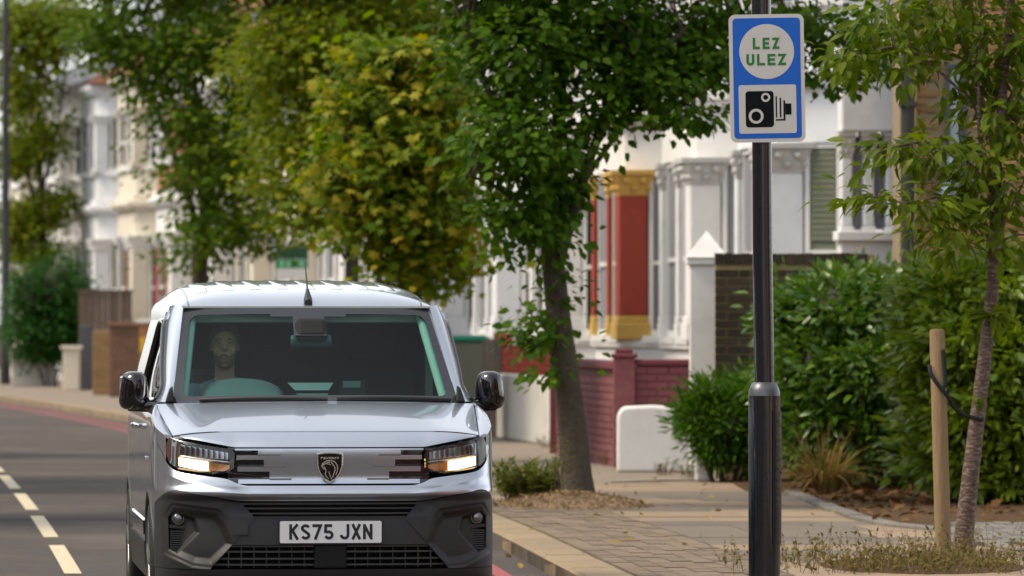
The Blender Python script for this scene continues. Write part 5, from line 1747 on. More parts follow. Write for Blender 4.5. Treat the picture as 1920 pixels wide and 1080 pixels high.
H0, HW = 60.1, 5.6
specs = [
    ('white house with grey leafy capitals and a blinded bay window beside the brick flank', m_white2, m_white2, m_white2, m_greyst, m_white2, m_net, m_slate, None),
    ('white house with grey leafy capitals right of the red columned house', m_white, m_white, m_white, m_greyst, m_white, m_net, m_slate, None),
    ('house with red painted columns and yellow capitals and bases', m_white, m_white, m_redcol, m_gold, m_gold, m_net, m_slate, None),
    ('white house mostly hidden behind the near tree crown', m_white, m_white, m_white, m_white, m_white, m_pane, m_slate, None),
    ('white columned house between the maple and the near tree trunk', m_white2, m_white2, m_white2, m_white2, m_white2, m_net, m_slate, None),
    ('white house right behind the maple crown', m_white, m_white2, m_white2, m_white2, m_white2, m_pane, m_slate, None),
    ('pale blue white house left of the dark maple trunk', m_white2, m_white2, m_white2, m_white2, m_white2, m_net, m_slate, None),
    ('white house behind the green sale board', m_white, m_white, m_white, m_white, m_white, m_pane, m_slate, None),
    ('cream house above the van roof', m_cream, m_cream, m_cream, m_cream, m_cream, m_net, m_slate, None),
    ('cream house behind the dark street tree', m_cream, m_cream, m_cream, m_white, m_cream, m_pane, m_slate, None),
    ('house with pink red pillars behind the dark street tree', m_cream, m_white, [m_pink, m_white, m_white], m_white, m_white, m_net, m_tile, None),
    ('white house with orange brick strips between its bay windows', m_cream, m_white, [m_brick_far, m_white, m_brick_far, m_pink], m_white, m_white, m_pane, m_slate, m_brick_far),
    ('cream house with tall dark bay windows and an orange brick pier', m_cream, m_cream, [m_cream, m_cream, m_brick_far], m_white, m_cream, m_pane, m_tile, None),
    ('white house at the far left just right of the yellowing tree', m_white, m_white2, m_white2, m_white, m_white2, m_pane, m_tile, None),
    ('far left house with a dark slate roof behind the yellowing tree', m_stock_far, m_white, m_white, m_white, m_white, m_pane, m_slate, None),
    ('last house of the row at the left edge', m_stock_far, m_cream, m_cream, m_cream, m_cream, m_pane, m_slate, None),
]
houses = []
for i, (lab, wl, lo, co, ca, pl, pn, rf, inf) in enumerate(specs):
    houses.append(terrace_house(H0 + i * HW, lab, wl, lo, co, ca, pl, pn, rf, seed=i, infill=inf))

# the nearest house: blind in the near bay window, arched porch lights with colonnettes
hA = houses[0]
for ch in list(hA.children):
    if ch.name.startswith('window'):
        for q in ch.children:
            pass
first_window = [c for c in hA.children if c.name.startswith('window')][0]
for q in first_window.children:
    if q.name.startswith('pane'):
        q.data.materials[0] = m_blind
for k_ in range(17):
    z = 2.36 + k_ * .062
    p0, p1 = Vector((-.17, 1.145)).lerp(Vector((-.53, 1.365)), .17), Vector((-.17, 1.145)).lerp(Vector((-.53, 1.365)), .83)
    MB().prism([(p0.x - .004, p0.y - .007), (p1.x - .004, p1.y - .007), (p1.x - .010, p1.y - .016), (p0.x - .010, p0.y - .016)], z, z + .054).build('blind_slat', m_blind, first_window)
pa = at(1612, 600, 60.0) - hA.location
inv = hA.matrix_basis.to_3x3().inverted() if False else Matrix.Rotation(-hA.rotation_euler.z, 3, 'Z')
def locA(px, d):
    v = inv @ (at(px, 600, d) - Vector(hA.location)); return v.x, v.y
x0, y0 = locA(1578, 59.9); x1, y1 = locA(1692, 59.9)
MB().box(x0, x1 + .3, y0 - .02, y0 + .25, 3.50, 4.3).build('porch_lintel', m_white2, hA, bevel=.02)
MB().box(x0, x1 + .3, y0 + .02, y0 + .25, 0, 2.34).build('porch_wall', m_white2, hA)
MB().box(x0 - .05, x1 + .3, y0 - .06, y0 + .25, 2.341, 2.44).build('porch_sill', m_white2, hA, bevel=.01)
for px in (1590, 1632, 1676):
    xx, yy = locA(px, 59.9)
    column(hA, xx, y0 + .10, .12, 2.441, 3.498, m_white2, m_greyst, m_white2, cap=.28, base=.06, name='colonnette')
for pa_, pb_ in ((1597, 1626), (1639, 1670)):
    xa, _ = locA(pa_, 59.9); xb, _ = locA(pb_, 59.9)
    MB().box(xa, xb, y0 + .16, y0 + .18, 2.46, 3.45).build('porch_window', m_net, hA)
MB().box(x0 - .05, x1 + .3, y0 - .10, y0 + .25, 4.301, 4.40).build('porch_cornice', m_white2, hA, bevel=.01)
MB().box(x0 + .3, x1 + .3, y0 + .0, y0 + .25, 4.401, 5.6).build('porch_parapet', m_white2, hA, bevel=.01)

# ---------------------------------------------------------------- yellow stock brick house at the right
m_stockb = mat('stock_brick', (.30, .175, .070), rough=.9, var=.25, vscale=18, bump=.4, bscale=60, objvar=.3, dirt=(.20, .13, .07), dscale=9, damt=.6)
m_mortar = mat('pale_mortar', (.25, .19, .11), rough=.95, var=.2, vscale=20)
bh_d = 56.0
hb_x = (1717 - 960) * bh_d / F
bh = empty('brick_house', (hb_x, bh_d, .1))
MB().box(.012, 6.0, .014, 3.6, 0, 7.2).build('wall', m_mortar, bh)
def brick_face(root, parent, x0, x1, z0, z1, y, material, thick=.06, course=.076, name='brick', limit=300, skip=None, stretch=.215, joint=.010, flemish=True):
    """rows of single bricks on a wall face that looks at the camera (-y)"""
    cache = {}
    cnt = 0
    rest = MB()
    row = 0
    z = z0
    while z + course - joint <= z1 + 1e-6:
        x = x0
        k_ = row % 2
        first = True
        while x < x1 - .02:
            ln = (stretch if (k_ % 2 == 0) else (stretch - joint) / 2) if flemish else stretch
            if first and row % 2 and not flemish: ln = stretch / 2
            if first and flemish and row % 2 == 0: ln = stretch
            first = False
            ln = min(ln, x1 - x)
            if ln > .03 and not (skip and skip(x, x + ln, z, z + course)):
                key = round(ln, 3)
                if key not in cache:
                    me = bpy.data.meshes.new(name)
                    t_ = MB().box(0, ln, 0, thick, 0, course - joint)
                    me.from_pydata(t_.v, [], t_.f); me.materials.append(material)
                    cache[key] = me
                jy = random.uniform(-.004, .003)
                if cnt < limit:
                    link_copy(name, cache[key], parent, (x, y + jy, z)); cnt += 1
                else:
                    rest.box(x, x + ln, y + jy, y + jy + thick, z, z + course - joint)
            x += ln + joint
            k_ += 1
        z += course
        row += 1
    if rest.v:
        rest.build('more_bricks', material, parent)['kind'] = 'stuff'
    return cnt
wx0 = (1772 - 960) * bh_d / F - hb_x; wx1 = (1800 - 960) * bh_d / F - hb_x
zz0 = pz(402, bh_d) - .1; zz1 = pz(120, bh_d) - .1
brick_face(bh, bh, 0, 1.18, 2.0, 5.2, -.012, m_stockb, limit=300, skip=lambda a, e, z0, z1: e > wx0 - .02 and a < wx1 + .02 and z1 > zz0 and z0 < zz1, course=.078)
MB().box(1.19, 6.0, -.010, .013, 0, 7.2).build('wall_face', m_stock_far, bh)
MB().box(0, 1.18, -.008, .013, 0, 1.99).build('wall_face', m_stock_far, bh)
MB().box(0, 1.18, -.008, .013, 5.21, 7.2).build('wall_face', m_stock_far, bh)
# window with an opened casement
m_winfr = mat('dark_window_frame', (.05, .055, .065), rough=.4, var=.05)
m_pale_pane = mat('sky_pane', (.22, .28, .32), rough=.08, var=0, spec=.9)
wn = MB().box(wx0, wx1 + .06, -.03, .03, zz0, zz0 + .05)
wn.box(wx0, wx0 + .05, -.03, .03, zz0 + .051, zz1); wn.box(wx1, wx1 + .06, -.03, .03, zz0 + .051, zz1); wn.box(wx0 + .051, wx1 - .001, -.03, .03, zz1 - .05, zz1)
wn.box(wx0 + .051, wx1 - .001, -.025, .025, zz0 + .62, zz0 + .68)
wn = wn.build('window', m_winfr, bh)
MB().box(wx0 + .05, wx1, .0, .012, zz0 + .05, zz1 - .05).build('pane', m_pale_pane, wn)
M_ = Matrix.Translation((wx0, -.05, zz0 + .62)) @ Matrix.Rotation(math.radians(-24), 4, 'X') @ Matrix.Rotation(math.radians(14), 4, 'Y')
cs = MB().tbox(0, .035, -.02, .02, -.62, 0, M_); cs.tbox(.135, .17, -.02, .02, -.62, 0, M_); cs.tbox(.036, .134, -.02, .02, -.035, 0, M_); cs.tbox(.036, .134, -.02, .02, -.62, -.585, M_)
cs = cs.build('open_casement', m_winfr, wn)
MB().tbox(.03, .14, -.004, .004, -.60, -.02, M_).build('casement_pane', m_pale_pane, wn)
rf = MB().add([(-.2, -.2, 7.2), (6.2, -.2, 7.2), (6.2, 3.8, 7.2), (-.2, 3.8, 7.2), (1.5, 1.8, 9.4), (4.5, 1.8, 9.4)], [(0, 1, 5, 4), (1, 2, 5), (2, 3, 4, 5), (3, 0, 4)]).build('roof', m_slate, bh)
tag(bh, 'yellow brick house flank with an opened casement behind the sapling', 'house')
pp = empty('drainpipe', ((1702 - 960) * 55.9 / F, 55.9, .1))
MB().tube([(0, 0, 0), (0, 0, 7.0)], .072, 14).build('pipe', mat('dark_pipe', (.025, .024, .018), rough=.6, var=.2), pp, smooth=60)
for z in (1.5, 3.6, 5.6):
    MB().box(-.085, .085, -.082, .08, z, z + .06).build('bracket', mat('dark_pipe', (0, 0, 0)), pp, bevel=.01)
tag(pp, 'dark brown downpipe at the corner of the yellow brick house', 'pipe')

# ---------------------------------------------------------------- garden walls
m_darkb = mat('dark_stock_brick', (.034, .025, .013), rough=.95, var=.4, vscale=20, bump=.5, bscale=60, objvar=.45, dirt=(.045, .036, .022), dscale=9, damt=.7)
m_mortar2 = mat('yellowish_mortar', (.26, .20, .095), rough=.95, var=.25, vscale=18)
wd = 53.4
wl0, wl1 = (1341 - 960) * wd / F, (1640 - 960) * wd / F
bw_ = empty('garden_brick_wall', (wl0, wd, .1))
ztop = pz(475, wd) - .1
MB().box(.004, wl1 - wl0, .012, .22, 0, ztop - .01).build('core', m_mortar2, bw_)
brick_face(bw_, bw_, 0, wl1 - wl0, ztop - .078 * 24 - .11, ztop - .11, -.002, m_darkb, limit=300, course=.080, joint=.016)
for k_ in range(int((wl1 - wl0) / .085)):
    MB().box(k_ * .085 + .002, k_ * .085 + .077, -.006, .224, ztop - .105, ztop + random.uniform(-.004, .004)).build('coping_brick', m_darkb, bw_)
tag(bw_, 'tall dark brick garden wall behind the lamp column', 'wall')

gp = empty('gate_pier', ((1318 - 960) * 54.2 / F, 54.2, .1))
zt = pz(497, 54.2) - .1
hwp = 25 * 54.2 / F
MB().box(-hwp, hwp, -hwp, hwp, 0, zt).build('shaft', m_white, gp, bevel=.01)
MB().box(-hwp - .03, hwp + .085, -hwp - .035, hwp + .035, zt + .001, zt + .07).build('moulding', m_white, gp, bevel=.012)
a_ = hwp + .055
zc_ = zt + .071; zp_ = pz(432, 54.2) - .1
MB().add([(-a_ + .02, -a_, zc_), (a_ + .055, -a_, zc_), (a_ + .055, a_, zc_), (-a_ + .02, a_, zc_), (.035, 0, zp_)], [(3, 2, 1, 0), (0, 1, 4), (1, 2, 4), (2, 3, 4), (3, 0, 4)]).build('pyramid_cap', m_cream if False else m_white, gp)
tag(gp, 'white gate pier with a pyramid cap beside the dark brick wall', 'pier')

# low white rendered wall with rounded shoulders
lw = empty('low_white_wall', ((1157 - 960) * 55.6 / F, 55.6, .1))
ht = pz(762, 55.6) - .1
poly = [(0, 0), (0, ht * .80)] + [(.10 - .10 * math.cos(q), ht * .80 + ht * .20 * math.sin(q)) for q in np.linspace(.2, math.pi / 2, 6)] + [(.35, ht + .012), (.8, ht - .02), (1.3, ht - .06), (1.3, 0)]
MB().prism_xz(poly[::-1], 0, .26).build('wall', m_white, lw, bevel=.035, seg=4, smooth=50)
tag(lw, 'low white rendered wall with rounded corners left of the bush', 'wall')
sp_ = empty('white_stump', ((1320 - 960) * 52.6 / F, 52.6, .1))
MB().box(-.085, .085, -.09, .09, 0, .25).build('stone', m_white, sp_, bevel=.03, seg=3)
tag(sp_, 'short white stone stump at the foot of the bush', 'stone')

# plum painted brick wall: street run with openwork blocks, pier, return wall
m_plum = mat('plum_brick_paint', (.205, .058, .068), rough=.75, var=.15, vscale=9, bump=.2, bscale=40, objvar=.08, dirt=(.27, .12, .10), dscale=3, damt=.6)
m_plum_dk = mat('plum_coping_paint', (.15, .030, .042), rough=.7, var=.12, vscale=8)
pw_d = 57.6
pwx = (1170 - 960) * pw_d / F
pw = empty('plum_brick_wall', (pwx, pw_d, .1))
hp = pz(668, pw_d) - .1
MB().box(-.11, .11, -.11, .11, 0, hp - .02).build('pier', m_plum, pw, bevel=.01)
MB().box(-.135, .135, -.135, .135, hp - .019, hp + .03).build('pier_cap', m_plum_dk, pw, bevel=.015)
MB().box(-.09, .09, -.09, .09, hp + .031, hp + .075).build('pier_cap', m_plum_dk, pw, bevel=.012)
MB().box(.112, .95, -.03, .10, 0, hp - .10).build('return_core', m_plum_dk, pw)
brick_face(pw, pw, .114, .95, hp - .10 - .076 * 14, hp - .105, -.042, m_plum, limit=200, course=.076, flemish=False, name='brick')
MB().box(.112, .95, -.07, .13, hp - .099, hp - .03).build('coping', m_plum_dk, pw, bevel=.02)
th = math.atan(-slope(60))
run = empty('street_run', (0, .112, 0), th); run.parent = pw
MB().box(-.07, .07, 0, 4.9, 0, hp - .14).build('run_core', m_plum_dk, run)
MB().box(-.12, .12, -.001, 4.9, hp - .139, hp - .05).build('coping', m_plum_dk, run, bevel=.02)
row = 0
z = .0
while z < hp - .22:
    y = .005 + (.11 if row % 2 else 0)
    while y < 4.85:
        openwork = 3 <= row <= 7
        ln = .215
        MB().box(-.088, -.060, y, min(y + ln, 4.88), z, z + .066).build('brick' if not openwork else 'block', m_plum, run)
        y += ln + (.06 if openwork else .010)
    z += .076
    row += 1
tag(pw, 'plum painted brick garden wall with a capped pier behind the near tree', 'wall')
gpp = empty('dark_red_gatepost', ((1039 - 960) * 63.6 / F, 63.6, .1))
MB().box(-.05, .05, -.05, .05, 0, 1.12).build('post', m_plum_dk, gpp, bevel=.01)
MB().box(-.065, .065, -.065, .065, 1.121, 1.16).build('cap', m_plum_dk, gpp, bevel=.01)
tag(gpp, 'dark red gatepost just left of the near tree trunk', 'post')

# long white rendered wall with the red brick wall behind it
def street_wall(name, label, d0, d1, off, h, th_, material, cap=None, cat='wall', bev=.03):
    rz = math.atan(-(float(kerb(d1)) - float(kerb(d0))) / (d1 - d0))
    r_ = empty(name, (float(kerb(d0)) + off, d0, .1), rz)
    L_ = math.hypot(d1 - d0, float(kerb(d1)) - float(kerb(d0)))
    MB().box(0, th_, 0, L_, 0, h).build('wall', material, r_, bevel=bev, seg=3)
    if cap: MB().box(-.04, th_ + .04, -.02, L_, h + .001, h + .06).build('coping', cap, r_, bevel=.01)
    tag(r_, label, cat)
    return r_
street_wall('white_garden_wall', 'long stained white rendered wall between the van mirror and the near tree', 67.0, 86, 3.45, .82, .22, paint('stained_white_render', (.58, .56, .52), dscale=1.2) if 'stained_white_render' not in MATS else MATS['stained_white_render'])
m_redb = mat('red_painted_brick', (.30, .062, .042), rough=.85, var=.18, vscale=8, bump=.2, bscale=40, objvar=.1, dirt=(.20, .05, .04), dscale=4, damt=.5)
rwd = 75.0
rw = empty('red_brick_wall', ((925 - 960) * rwd / F, rwd, .1))
zr = pz(648, rwd) - .1
MB().box(0, .9, .03, .22, 0, zr).build('core', m_redb, rw)
brick_face(rw, rw, .002, .9, .60, zr, 0, m_redb, limit=150, course=.076, flemish=False)
MB().box(0, .26, -.01, .25, zr + .001, zr + .17).build('planter', m_redb, rw, bevel=.01)
n = 60
pos = np.stack([.05 + .4 * RNG.random(n), .1 + .1 * RNG.random(n), zr + .08 + .25 * RNG.random(n)], 1)
leaf_cloud('planter_plant', lf_bush, rw, pos, RNG.normal(size=(n, 3)) + np.array([0, 0, .6]), np.tile([0, -.5, 1.], (n, 1)), .08 + .05 * RNG.random(n), 'narrow', RNG.random(n))
tag(rw, 'red painted brick wall with a planter above the long white wall', 'wall')
# recycling bin with a green lid, grey store box
m_bin = mat('bin_green', (.012, .24, .15), rough=.5, var=.08)
m_bing = mat('grey_green_bin', (.13, .14, .105), rough=.7, var=.15)
bn = empty('wheelie_bin', ((874 - 960) * 71 / F, 71.0, .1))
zb = pz(640, 71) - .1
MB().prism([(-.22, -.28), (.22, -.28), (.22, .28), (-.22, .28)], .12, zb).build('body', m_bing, bn, bevel=.03)
MB().box(-.28, .26, -.33, .31, zb + .001, zb + .075).build('lid', m_bin, bn, bevel=.03)
for sx2 in (-.2, .2):
    q = MB(); q.lathe([(.10, -.03), (.10, .03)], 16); q.v = [(p[2] + sx2, p[0] + .2, p[1] + .1) for p in q.v]; q.build('wheel', m_rubber, bn)
tag(bn, 'wheelie bin with a bright green lid right of the van windscreen', 'bin')
bx2 = empty('bin_store', ((907 - 960) * 72 / F, 72.0, .1))
zs = pz(632, 72) - .1
for k_ in range(5):
    MB().box(-.13 + k_ * .07, -.065 + k_ * .07, -.15, -.13, 0, zs - .02 * (k_ % 2)).build('plank', mat('weathered_plank', (.17, .145, .125), rough=.9, var=.3, vscale=6, objvar=.15), bx2)
MB().box(-.14, .23, -.129, .4, 0, zs - .05).build('carcass', m_slate, bx2)
tag(bx2, 'weathered grey plank bin store beside the red brick wall', 'shed')

# ---------------------------------------------------------------- far left: sale board, walls, hedge front, lamp column
sbd = empty('sale_board', ((548 - 960) * 96 / F, 96.0, .1))
MB().box(-.04, .04, -.04, .04, 0, 3.05).build('post', m_wframe, sbd)
MB().box(-.27, .27, -.07, -.041, pz(486, 96) - .1, pz(462, 96) - .1).build('dark_green_panel', mat('board_dark_green', (.006, .06, .035), rough=.5, var=.05), sbd)
MB().box(-.27, .27, -.075, -.041, pz(503, 96) - .1, pz(487, 96) - .1).build('green_panel', mat('board_green', (.02, .26, .10), rough=.5, var=.05), sbd)
MB().box(-.27, .27, -.07, -.041, pz(522, 96) - .1, pz(504, 96) - .1).build('white_panel', m_wframe, sbd)
for k_ in range(4):
    MB().box(-.20 + k_ * .11, -.14 + k_ * .11, -.08, -.0755, pz(500, 96) - .1, pz(490, 96) - .1).build('pale_mark', mat('board_mark', (.25, .5, .33), rough=.6, var=.05), sbd)
tag(sbd, 'green and white sale board on a post above the van roof', 'sign')

def far_block(name, label, px0, px1, py0, d, material, depth=.3, cap=None, cat='wall', y_bottom=None):
    x0 = (px0 - 960) * d / F; x1 = (px1 - 960) * d / F
    r_ = empty(name, ((x0 + x1) / 2, d, .1))
    h = pz(py0, d) - .1
    MB().box(-(x1 - x0) / 2, (x1 - x0) / 2, 0, depth, 0, h).build('body', material, r_, bevel=.02)
    if cap: MB().box(-(x1 - x0) / 2 - .05, (x1 - x0) / 2 + .05, -.05, depth + .05, h + .001, h + .08).build('coping', cap, r_, bevel=.01)
    tag(r_, label, cat)
    return r_
m_fence = mat('brown_fence_board', (.13, .09, .068), rough=.9, var=.2, vscale=4, objvar=.15)
fn = empty('board_fence', ((148 - 960) * 122 / F, 122.0, .1))
hf = pz(547, 122) - .1
fw_ = (248 - 148) * 122 / F
for k_ in range(9):
    MB().box(k_ * fw_ / 9, (k_ + 1) * fw_ / 9 - .008, 0, .02, 0, hf - .02).build('board', m_fence, fn)
MB().box(-.02, fw_ + .02, -.03, .05, hf - .019, hf + .04).build('rail', m_fence, fn)
tag(fn, 'brown board fence above the low brick garden walls at the left', 'fence')
pr = far_block('brick_gate_pier', 'brick pier carrying a yellow sign left of the van', 262, 290, 606, 108, m_brick_far, .4, m_white)
MB().box(-.14, .14, -.03, -.001, pz(661, 108) - .1, pz(633, 108) - .1).build('yellow_notice', mat('yellow_notice', (.72, .40, .01), rough=.6, var=.05), pr)
far_block('low_brick_wall', 'brown brick garden wall left of the brick pier with the yellow sign', 205, 261, 612, 110, m_darkbrick_far, .3, m_pot)
far_block('low_brick_wall', 'stock brick wall end below the board fence', 174, 206, 620, 113, m_stock_far, .3, None)
far_block('pale_gate_pier', 'pale stone gate pier below the rounded hedge', 118, 148, 655, 120, m_cream, .4, m_cream)
far_block('low_pale_wall', 'low pale wall at the foot of the rounded hedge', 22, 104, 652, 128, m_greyst, .3, None)
far_block('dark_gate', 'dark metal gate between the fence and the pale pier', 149, 173, 610, 121, m_slate, .05, None, 'gate')
lc = empty('lamp_column', ((10 - 960) * 132 / F, 132.0, .1))
MB().lathe([(.12, -.02), (.12, 1.4), (.10, 1.45), (.085, 6.0), (.07, 9.5)], 16).build('shaft', mat('grey_column_paint', (.018, .020, .026), rough=.5, var=.1), lc, smooth=50)
MB().tube([(0, 0, 9.4), (-.4, 0, 9.7), (-1.2, 0, 9.8)], .04, 8).build('bracket_arm', mat('grey_column_paint', (0, 0, 0)), lc)
tag(lc, 'dark lamp column at the left edge before the rounded hedge', 'lamp post')
# ================================================================ the driver
m_skin = mat('skin', (.52, .225, .125), rough=.65, var=.08, vscale=30)
m_hair = mat('dark_hair', (.13, .085, .058), rough=.6, var=.3, vscale=80)
m_shirt = mat('navy_shirt', (.045, .070, .125), rough=.9, var=.2, vscale=40)
vx = VAN.matrix_basis if False else (Matrix.Translation(VAN.location) @ Matrix.Rotation(YAW, 4, 'Z'))
seat_w = vx @ Vector((-.415, 2.02, .80))
drv = empty('person', seat_w, YAW - math.radians(4))
hx, hy, hz = -.02, .02, .655                         # head centre above the seat
def remeshed(mb, name, material, parent, voxel, smooth_n=6):
    ob = mb.build(name, material, parent)
    md = ob.modifiers.new('remesh', 'REMESH'); md.mode = 'VOXEL'; md.voxel_size = voxel; md.use_smooth_shade = True
    ms = ob.modifiers.new('smooth', 'SMOOTH'); ms.iterations = smooth_n; ms.factor = .4
    return ob
b = MB()
b.sphere((hx, hy, hz + .030), (.076, .096, .098), 28, 18)            # skull
b.sphere((hx, hy - .020, hz - .045), (.060, .072, .078), 24, 16)     # jaw
b.sphere((hx, hy - .062, hz - .098), (.026, .024, .018), 12, 8)      # chin
b.tube([(hx, hy - .088, hz + .024), (hx, hy - .108, hz - .012), (hx, hy - .104, hz - .022)], [.010, .015, .012], 10)   # nose
for s in (-1, 1):
    b.sphere((hx + s * .076, hy + .012, hz - .005), (.007, .016, .028), 10, 8)          # ears
    b.sphere((hx + s * .040, hy - .058, hz - .022), (.026, .022, .030), 10, 8)           # cheeks
    b.sphere((hx + s * .030, hy - .084, hz + .038), (.026, .012, .010), 10, 6)          # brow
b.sphere((hx, hy - .080, hz - .062), (.024, .013, .011), 10, 6)      # lips
b.tube([(hx, hy + .02, hz - .06), (hx, hy + .032, hz - .17), (hx, hy + .045, hz - .24)], [.054, .056, .075], 16)       # neck
b.sphere((0, .075, .36), (.185, .115, .13), 24, 14); b.sphere((0, .09, .16), (.165, .115, .24), 24, 14); b.sphere((0, .04, .04), (.18, .16, .10), 20, 12)
for s in (-1, 1):
    sh_ = Vector((s * .19, .07, .385)); el_ = Vector((s * .235, -.14, .18)); wr_ = Vector((s * .165, -.36, .235))
    b.tube([sh_, sh_.lerp(el_, .5), el_], [.060, .050, .042], 12); b.tube([el_, el_.lerp(wr_, .4), wr_], [.043, .038, .027], 12)
    hd = wr_ + Vector((0, -.035, .02))
    b.sphere(tuple(hd), (.024, .045, .040), 12, 8)
    for q in range(4):
        zf = .030 - q * .020; ln = (.9, 1.0, .95, .75)[q]
        b.tube([hd + Vector((0, -.03, zf * .8)), hd + Vector((-s * .010, -.062 * ln, zf)), hd + Vector((-s * .032, -.066 * ln, zf)), hd + Vector((-s * .042, -.045, zf))], [.0095, .009, .0085, .008], 8)
    b.tube([hd + Vector((-s * .012, .0, .030)), hd + Vector((-s * .034, -.022, .045)), hd + Vector((-s * .046, -.045, .040))], [.011, .010, .009], 8)
    hip = Vector((s * .10, .0, .03)); kn = Vector((s * .17, -.44, .12)); an = Vector((s * .16, -.62, -.30))
    b.tube([hip, hip.lerp(kn, .5), kn], [.085, .075, .058], 12); b.tube([kn, kn.lerp(an, .4), an], [.058, .054, .038], 12)
    b.tube([an, an + Vector((0, -.10, -.05)), an + Vector((0, -.19, -.055))], [.042, .040, .030], 10)
body = remeshed(b, 'body', m_skin, drv, .0075, 4)
c = MB()
c.sphere((0, .075, .365), (.205, .130, .125), 24, 14); c.sphere((0, .09, .16), (.180, .130, .25), 24, 14)
c.tube([(hx * .5, .055, .42), (hx * .7, .05, .465)], [.11, .078], 18)
for s in (-1, 1):
    sh_ = Vector((s * .19, .07, .385)); el_ = Vector((s * .235, -.14, .18)); wr_ = Vector((s * .175, -.33, .228))
    c.tube([sh_, sh_.lerp(el_, .5), el_], [.076, .064, .055], 12); c.tube([el_, wr_], [.056, .038], 12)
    c.sphere(tuple(sh_), (.078, .075, .07), 12, 10)
remeshed(c, 'shirt', m_shirt, drv, .010, 6)
t = MB()
for s in (-1, 1):
    hip = Vector((s * .10, .0, .03)); kn = Vector((s * .17, -.44, .12)); an = Vector((s * .16, -.60, -.26))
    t.tube([hip, hip.lerp(kn, .5), kn], [.105, .088, .070], 12); t.tube([kn, an], [.070, .055], 12)
t.sphere((0, .05, .03), (.20, .17, .11), 20, 12)
remeshed(t, 'trousers', m_seat, drv, .012, 6)
h = MB()
P = []
for i in range(15):
    th_ = math.radians(4 + i * 7.2)
    rowp = []
    for k_ in range(33):
        ph = 2 * math.pi * k_ / 32
        front = max(0, -math.sin(ph))
        lim = math.radians(104 - 42 * front ** 1.5)
        tt = min(th_, lim)
        n_ = 1 + .02 * math.sin(13 * ph + 5 * th_)
        rowp.append((hx + .086 * n_ * math.sin(tt) * math.cos(ph), hy + .008 + .104 * n_ * math.sin(tt) * math.sin(ph), hz + .030 + .120 * n_ * math.cos(tt)))
    P.append(rowp)
h.grid(np.array(P)); h.build('hair', m_hair, drv, smooth=60)
for s in (-1, 1):
    e = MB().sphere((hx + s * .030, hy - .082, hz + .020), (.0115, .009, .0055), 12, 8).build('eye', mat('eye_white', (.22, .20, .19), rough=.3, var=0), drv, smooth=60)
    MB().sphere((hx + s * .030, hy - .0905, hz + .020), (.0055, .003, .0058), 10, 6).build('iris', m_hair, e, smooth=60)
    MB().tube([(hx + s * .014, hy - .096, hz + .038), (hx + s * .030, hy - .097, hz + .041), (hx + s * .048, hy - .086, hz + .036)], [.004, .0045, .003], 6).build('eyebrow', m_hair, drv, smooth=60)
MB().tube([(hx - .030, hy - .084, hz - .060), (hx - .014, hy - .0965, hz - .047), (hx, hy - .099, hz - .046), (hx + .014, hy - .0965, hz - .047), (hx + .030, hy - .084, hz - .060)], [.003, .0055, .0055, .0055, .003], 6).build('moustache', mat('short_beard', (.24, .11, .065), rough=.9, var=.3, vscale=120), drv, smooth=60)
MB().tube([(hx - .022, hy - .094, hz - .062), (hx, hy - .1005, hz - .060), (hx + .022, hy - .094, hz - .062)], [.002, .003, .002], 6).build('mouth', mat('lip', (.40, .17, .12), rough=.5, var=0), drv, smooth=60)
# short beard as a thin shell on the jaw, lower in front than at the sides
P = []
for i in range(8):
    rowp = []
    for k_ in range(21):
        an = math.radians(-172 + k_ * 164 / 20)
        side = abs(math.cos(an))
        zz = hz - .118 + i / 7 * (.030 + .075 * side ** 1.5)
        q = math.sqrt(max(.06, 1 - ((zz - hz + .045) / .084) ** 2))
        rowp.append((hx + 0.0622 * q * math.cos(an), hy - .020 + .0800 * q * math.sin(an), zz))
    P.append(rowp)
MB().grid(np.array(P)).build('beard', mat('short_beard', (.24, .11, .065), rough=.9, var=.3, vscale=120), drv, smooth=60)
tag(drv, 'person in a dark shirt at the wheel behind the van windscreen', 'person')
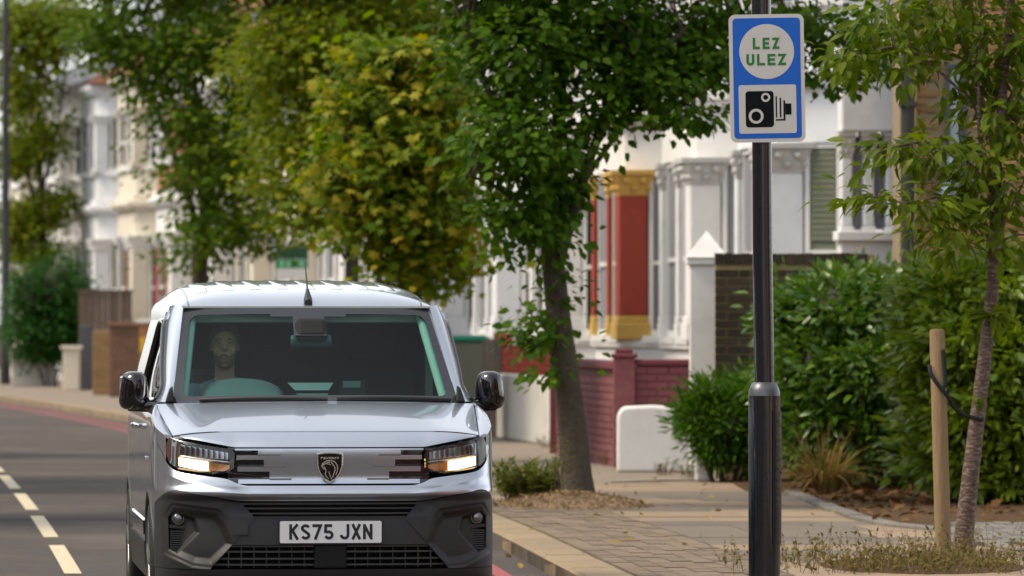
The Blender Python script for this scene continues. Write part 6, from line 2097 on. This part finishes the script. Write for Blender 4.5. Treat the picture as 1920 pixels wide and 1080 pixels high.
# ================================================================ the rest of the street, out of frame but mirrored in the van: houses and trees opposite and behind the camera
m_opp = brick_mat('opposite_brick', (.24, .13, .075), (.19, .10, .06), (.26, .21, .16))
def plain_house(x, y, face, rz):
    r_ = empty('brick_terrace_house', (x, y, .1), rz)
    s = face
    MB().box(min(0, s * 8), max(0, s * 8), 0, 6.98, 0, 7.2).build('wall', m_opp, r_)
    MB().prism([(0, 1.0), (-s * .8, 1.5), (-s * .8, 3.2), (0, 3.7)][::int(-s) or 1], 0, 6.6).build('bay', m_white, r_)
    MB().add([(-s * .3, 0, 7.2), (-s * .3, 6.98, 7.2), (s * 4, 6.98, 9.8), (s * 4, 0, 9.8), (s * 8.3, 0, 7.2), (s * 8.3, 6.98, 7.2)], [(0, 1, 2, 3), (3, 2, 5, 4), (0, 3, 4), (1, 5, 2)]).build('roof', m_slate, r_)
    for z0, z1 in ((1.2, 3.0), (4.4, 6.0)):
        w_ = MB().box(min(-s * .805, -s * .80), max(-s * .805, -s * .80) + .0, 1.75, 2.95, z0, z1).build('window', m_pane, r_)
    MB().box(min(-s * .02, -s * .03), max(-s * .02, -s * .03), 4.6, 5.6, 4.4, 6.0).build('window', m_pane, r_)
    MB().box(min(-s * .02, -s * .03), max(-s * .02, -s * .03), 4.6, 5.6, .2, 2.5).build('front_door', m_pink, r_)
    tag(r_, 'brown brick terraced house with a white bay across the road, outside the frame', 'house', 'brick houses outside the frame')
for i in range(-8, 22):
    d = i * 7.0
    sl0 = slope(max(d, 0) + 3)
    plain_house(float(kerb(d)) - 7.2 - 6.0, d, -1, math.atan(-sl0))
for i in range(-8, 4):
    d = i * 7.0
    plain_house(float(kerb(d)) + 7.5, d, 1, math.atan(-slope(max(d, 0) + 3)))
src_trees = [o for o in list(COL.objects) if o.parent is None and o.name.startswith('street_tree')]
def tree_copy(src, x, y, rz, sc):
    c = src.copy(); COL.objects.link(c)
    c.location = (x, y, .1); c.rotation_euler = (0, 0, rz); c.scale = (sc, sc, sc)
    c['label'] = 'leafy street tree along the kerb, outside the frame'; c['group'] = 'street trees outside the frame'
    for ch in src.children:
        if ch.name.startswith('leaf'): continue
        k_ = ch.copy(); COL.objects.link(k_); k_.parent = c
for i, d in enumerate((-58, -46, -35, -24, 44, 54, 66)):
    tree_copy(src_trees[2 + i % 2], float(kerb(d)) - 8.4, d, i * 1.3, 1.0 + .12 * (i % 3))
for i, d in enumerate((-60, -49, -37, -26)):
    tree_copy(src_trees[2 + (i + 1) % 2], float(kerb(d)) + 1.6, d, i * 1.7 + .5, 1.0 + .1 * (i % 3))
b = MB(); b.grid(strip(-10.2, -7.2, -120, 190, .1, 120)); tag(b.build('opposite_pavement', m_far_pave), kind='structure')
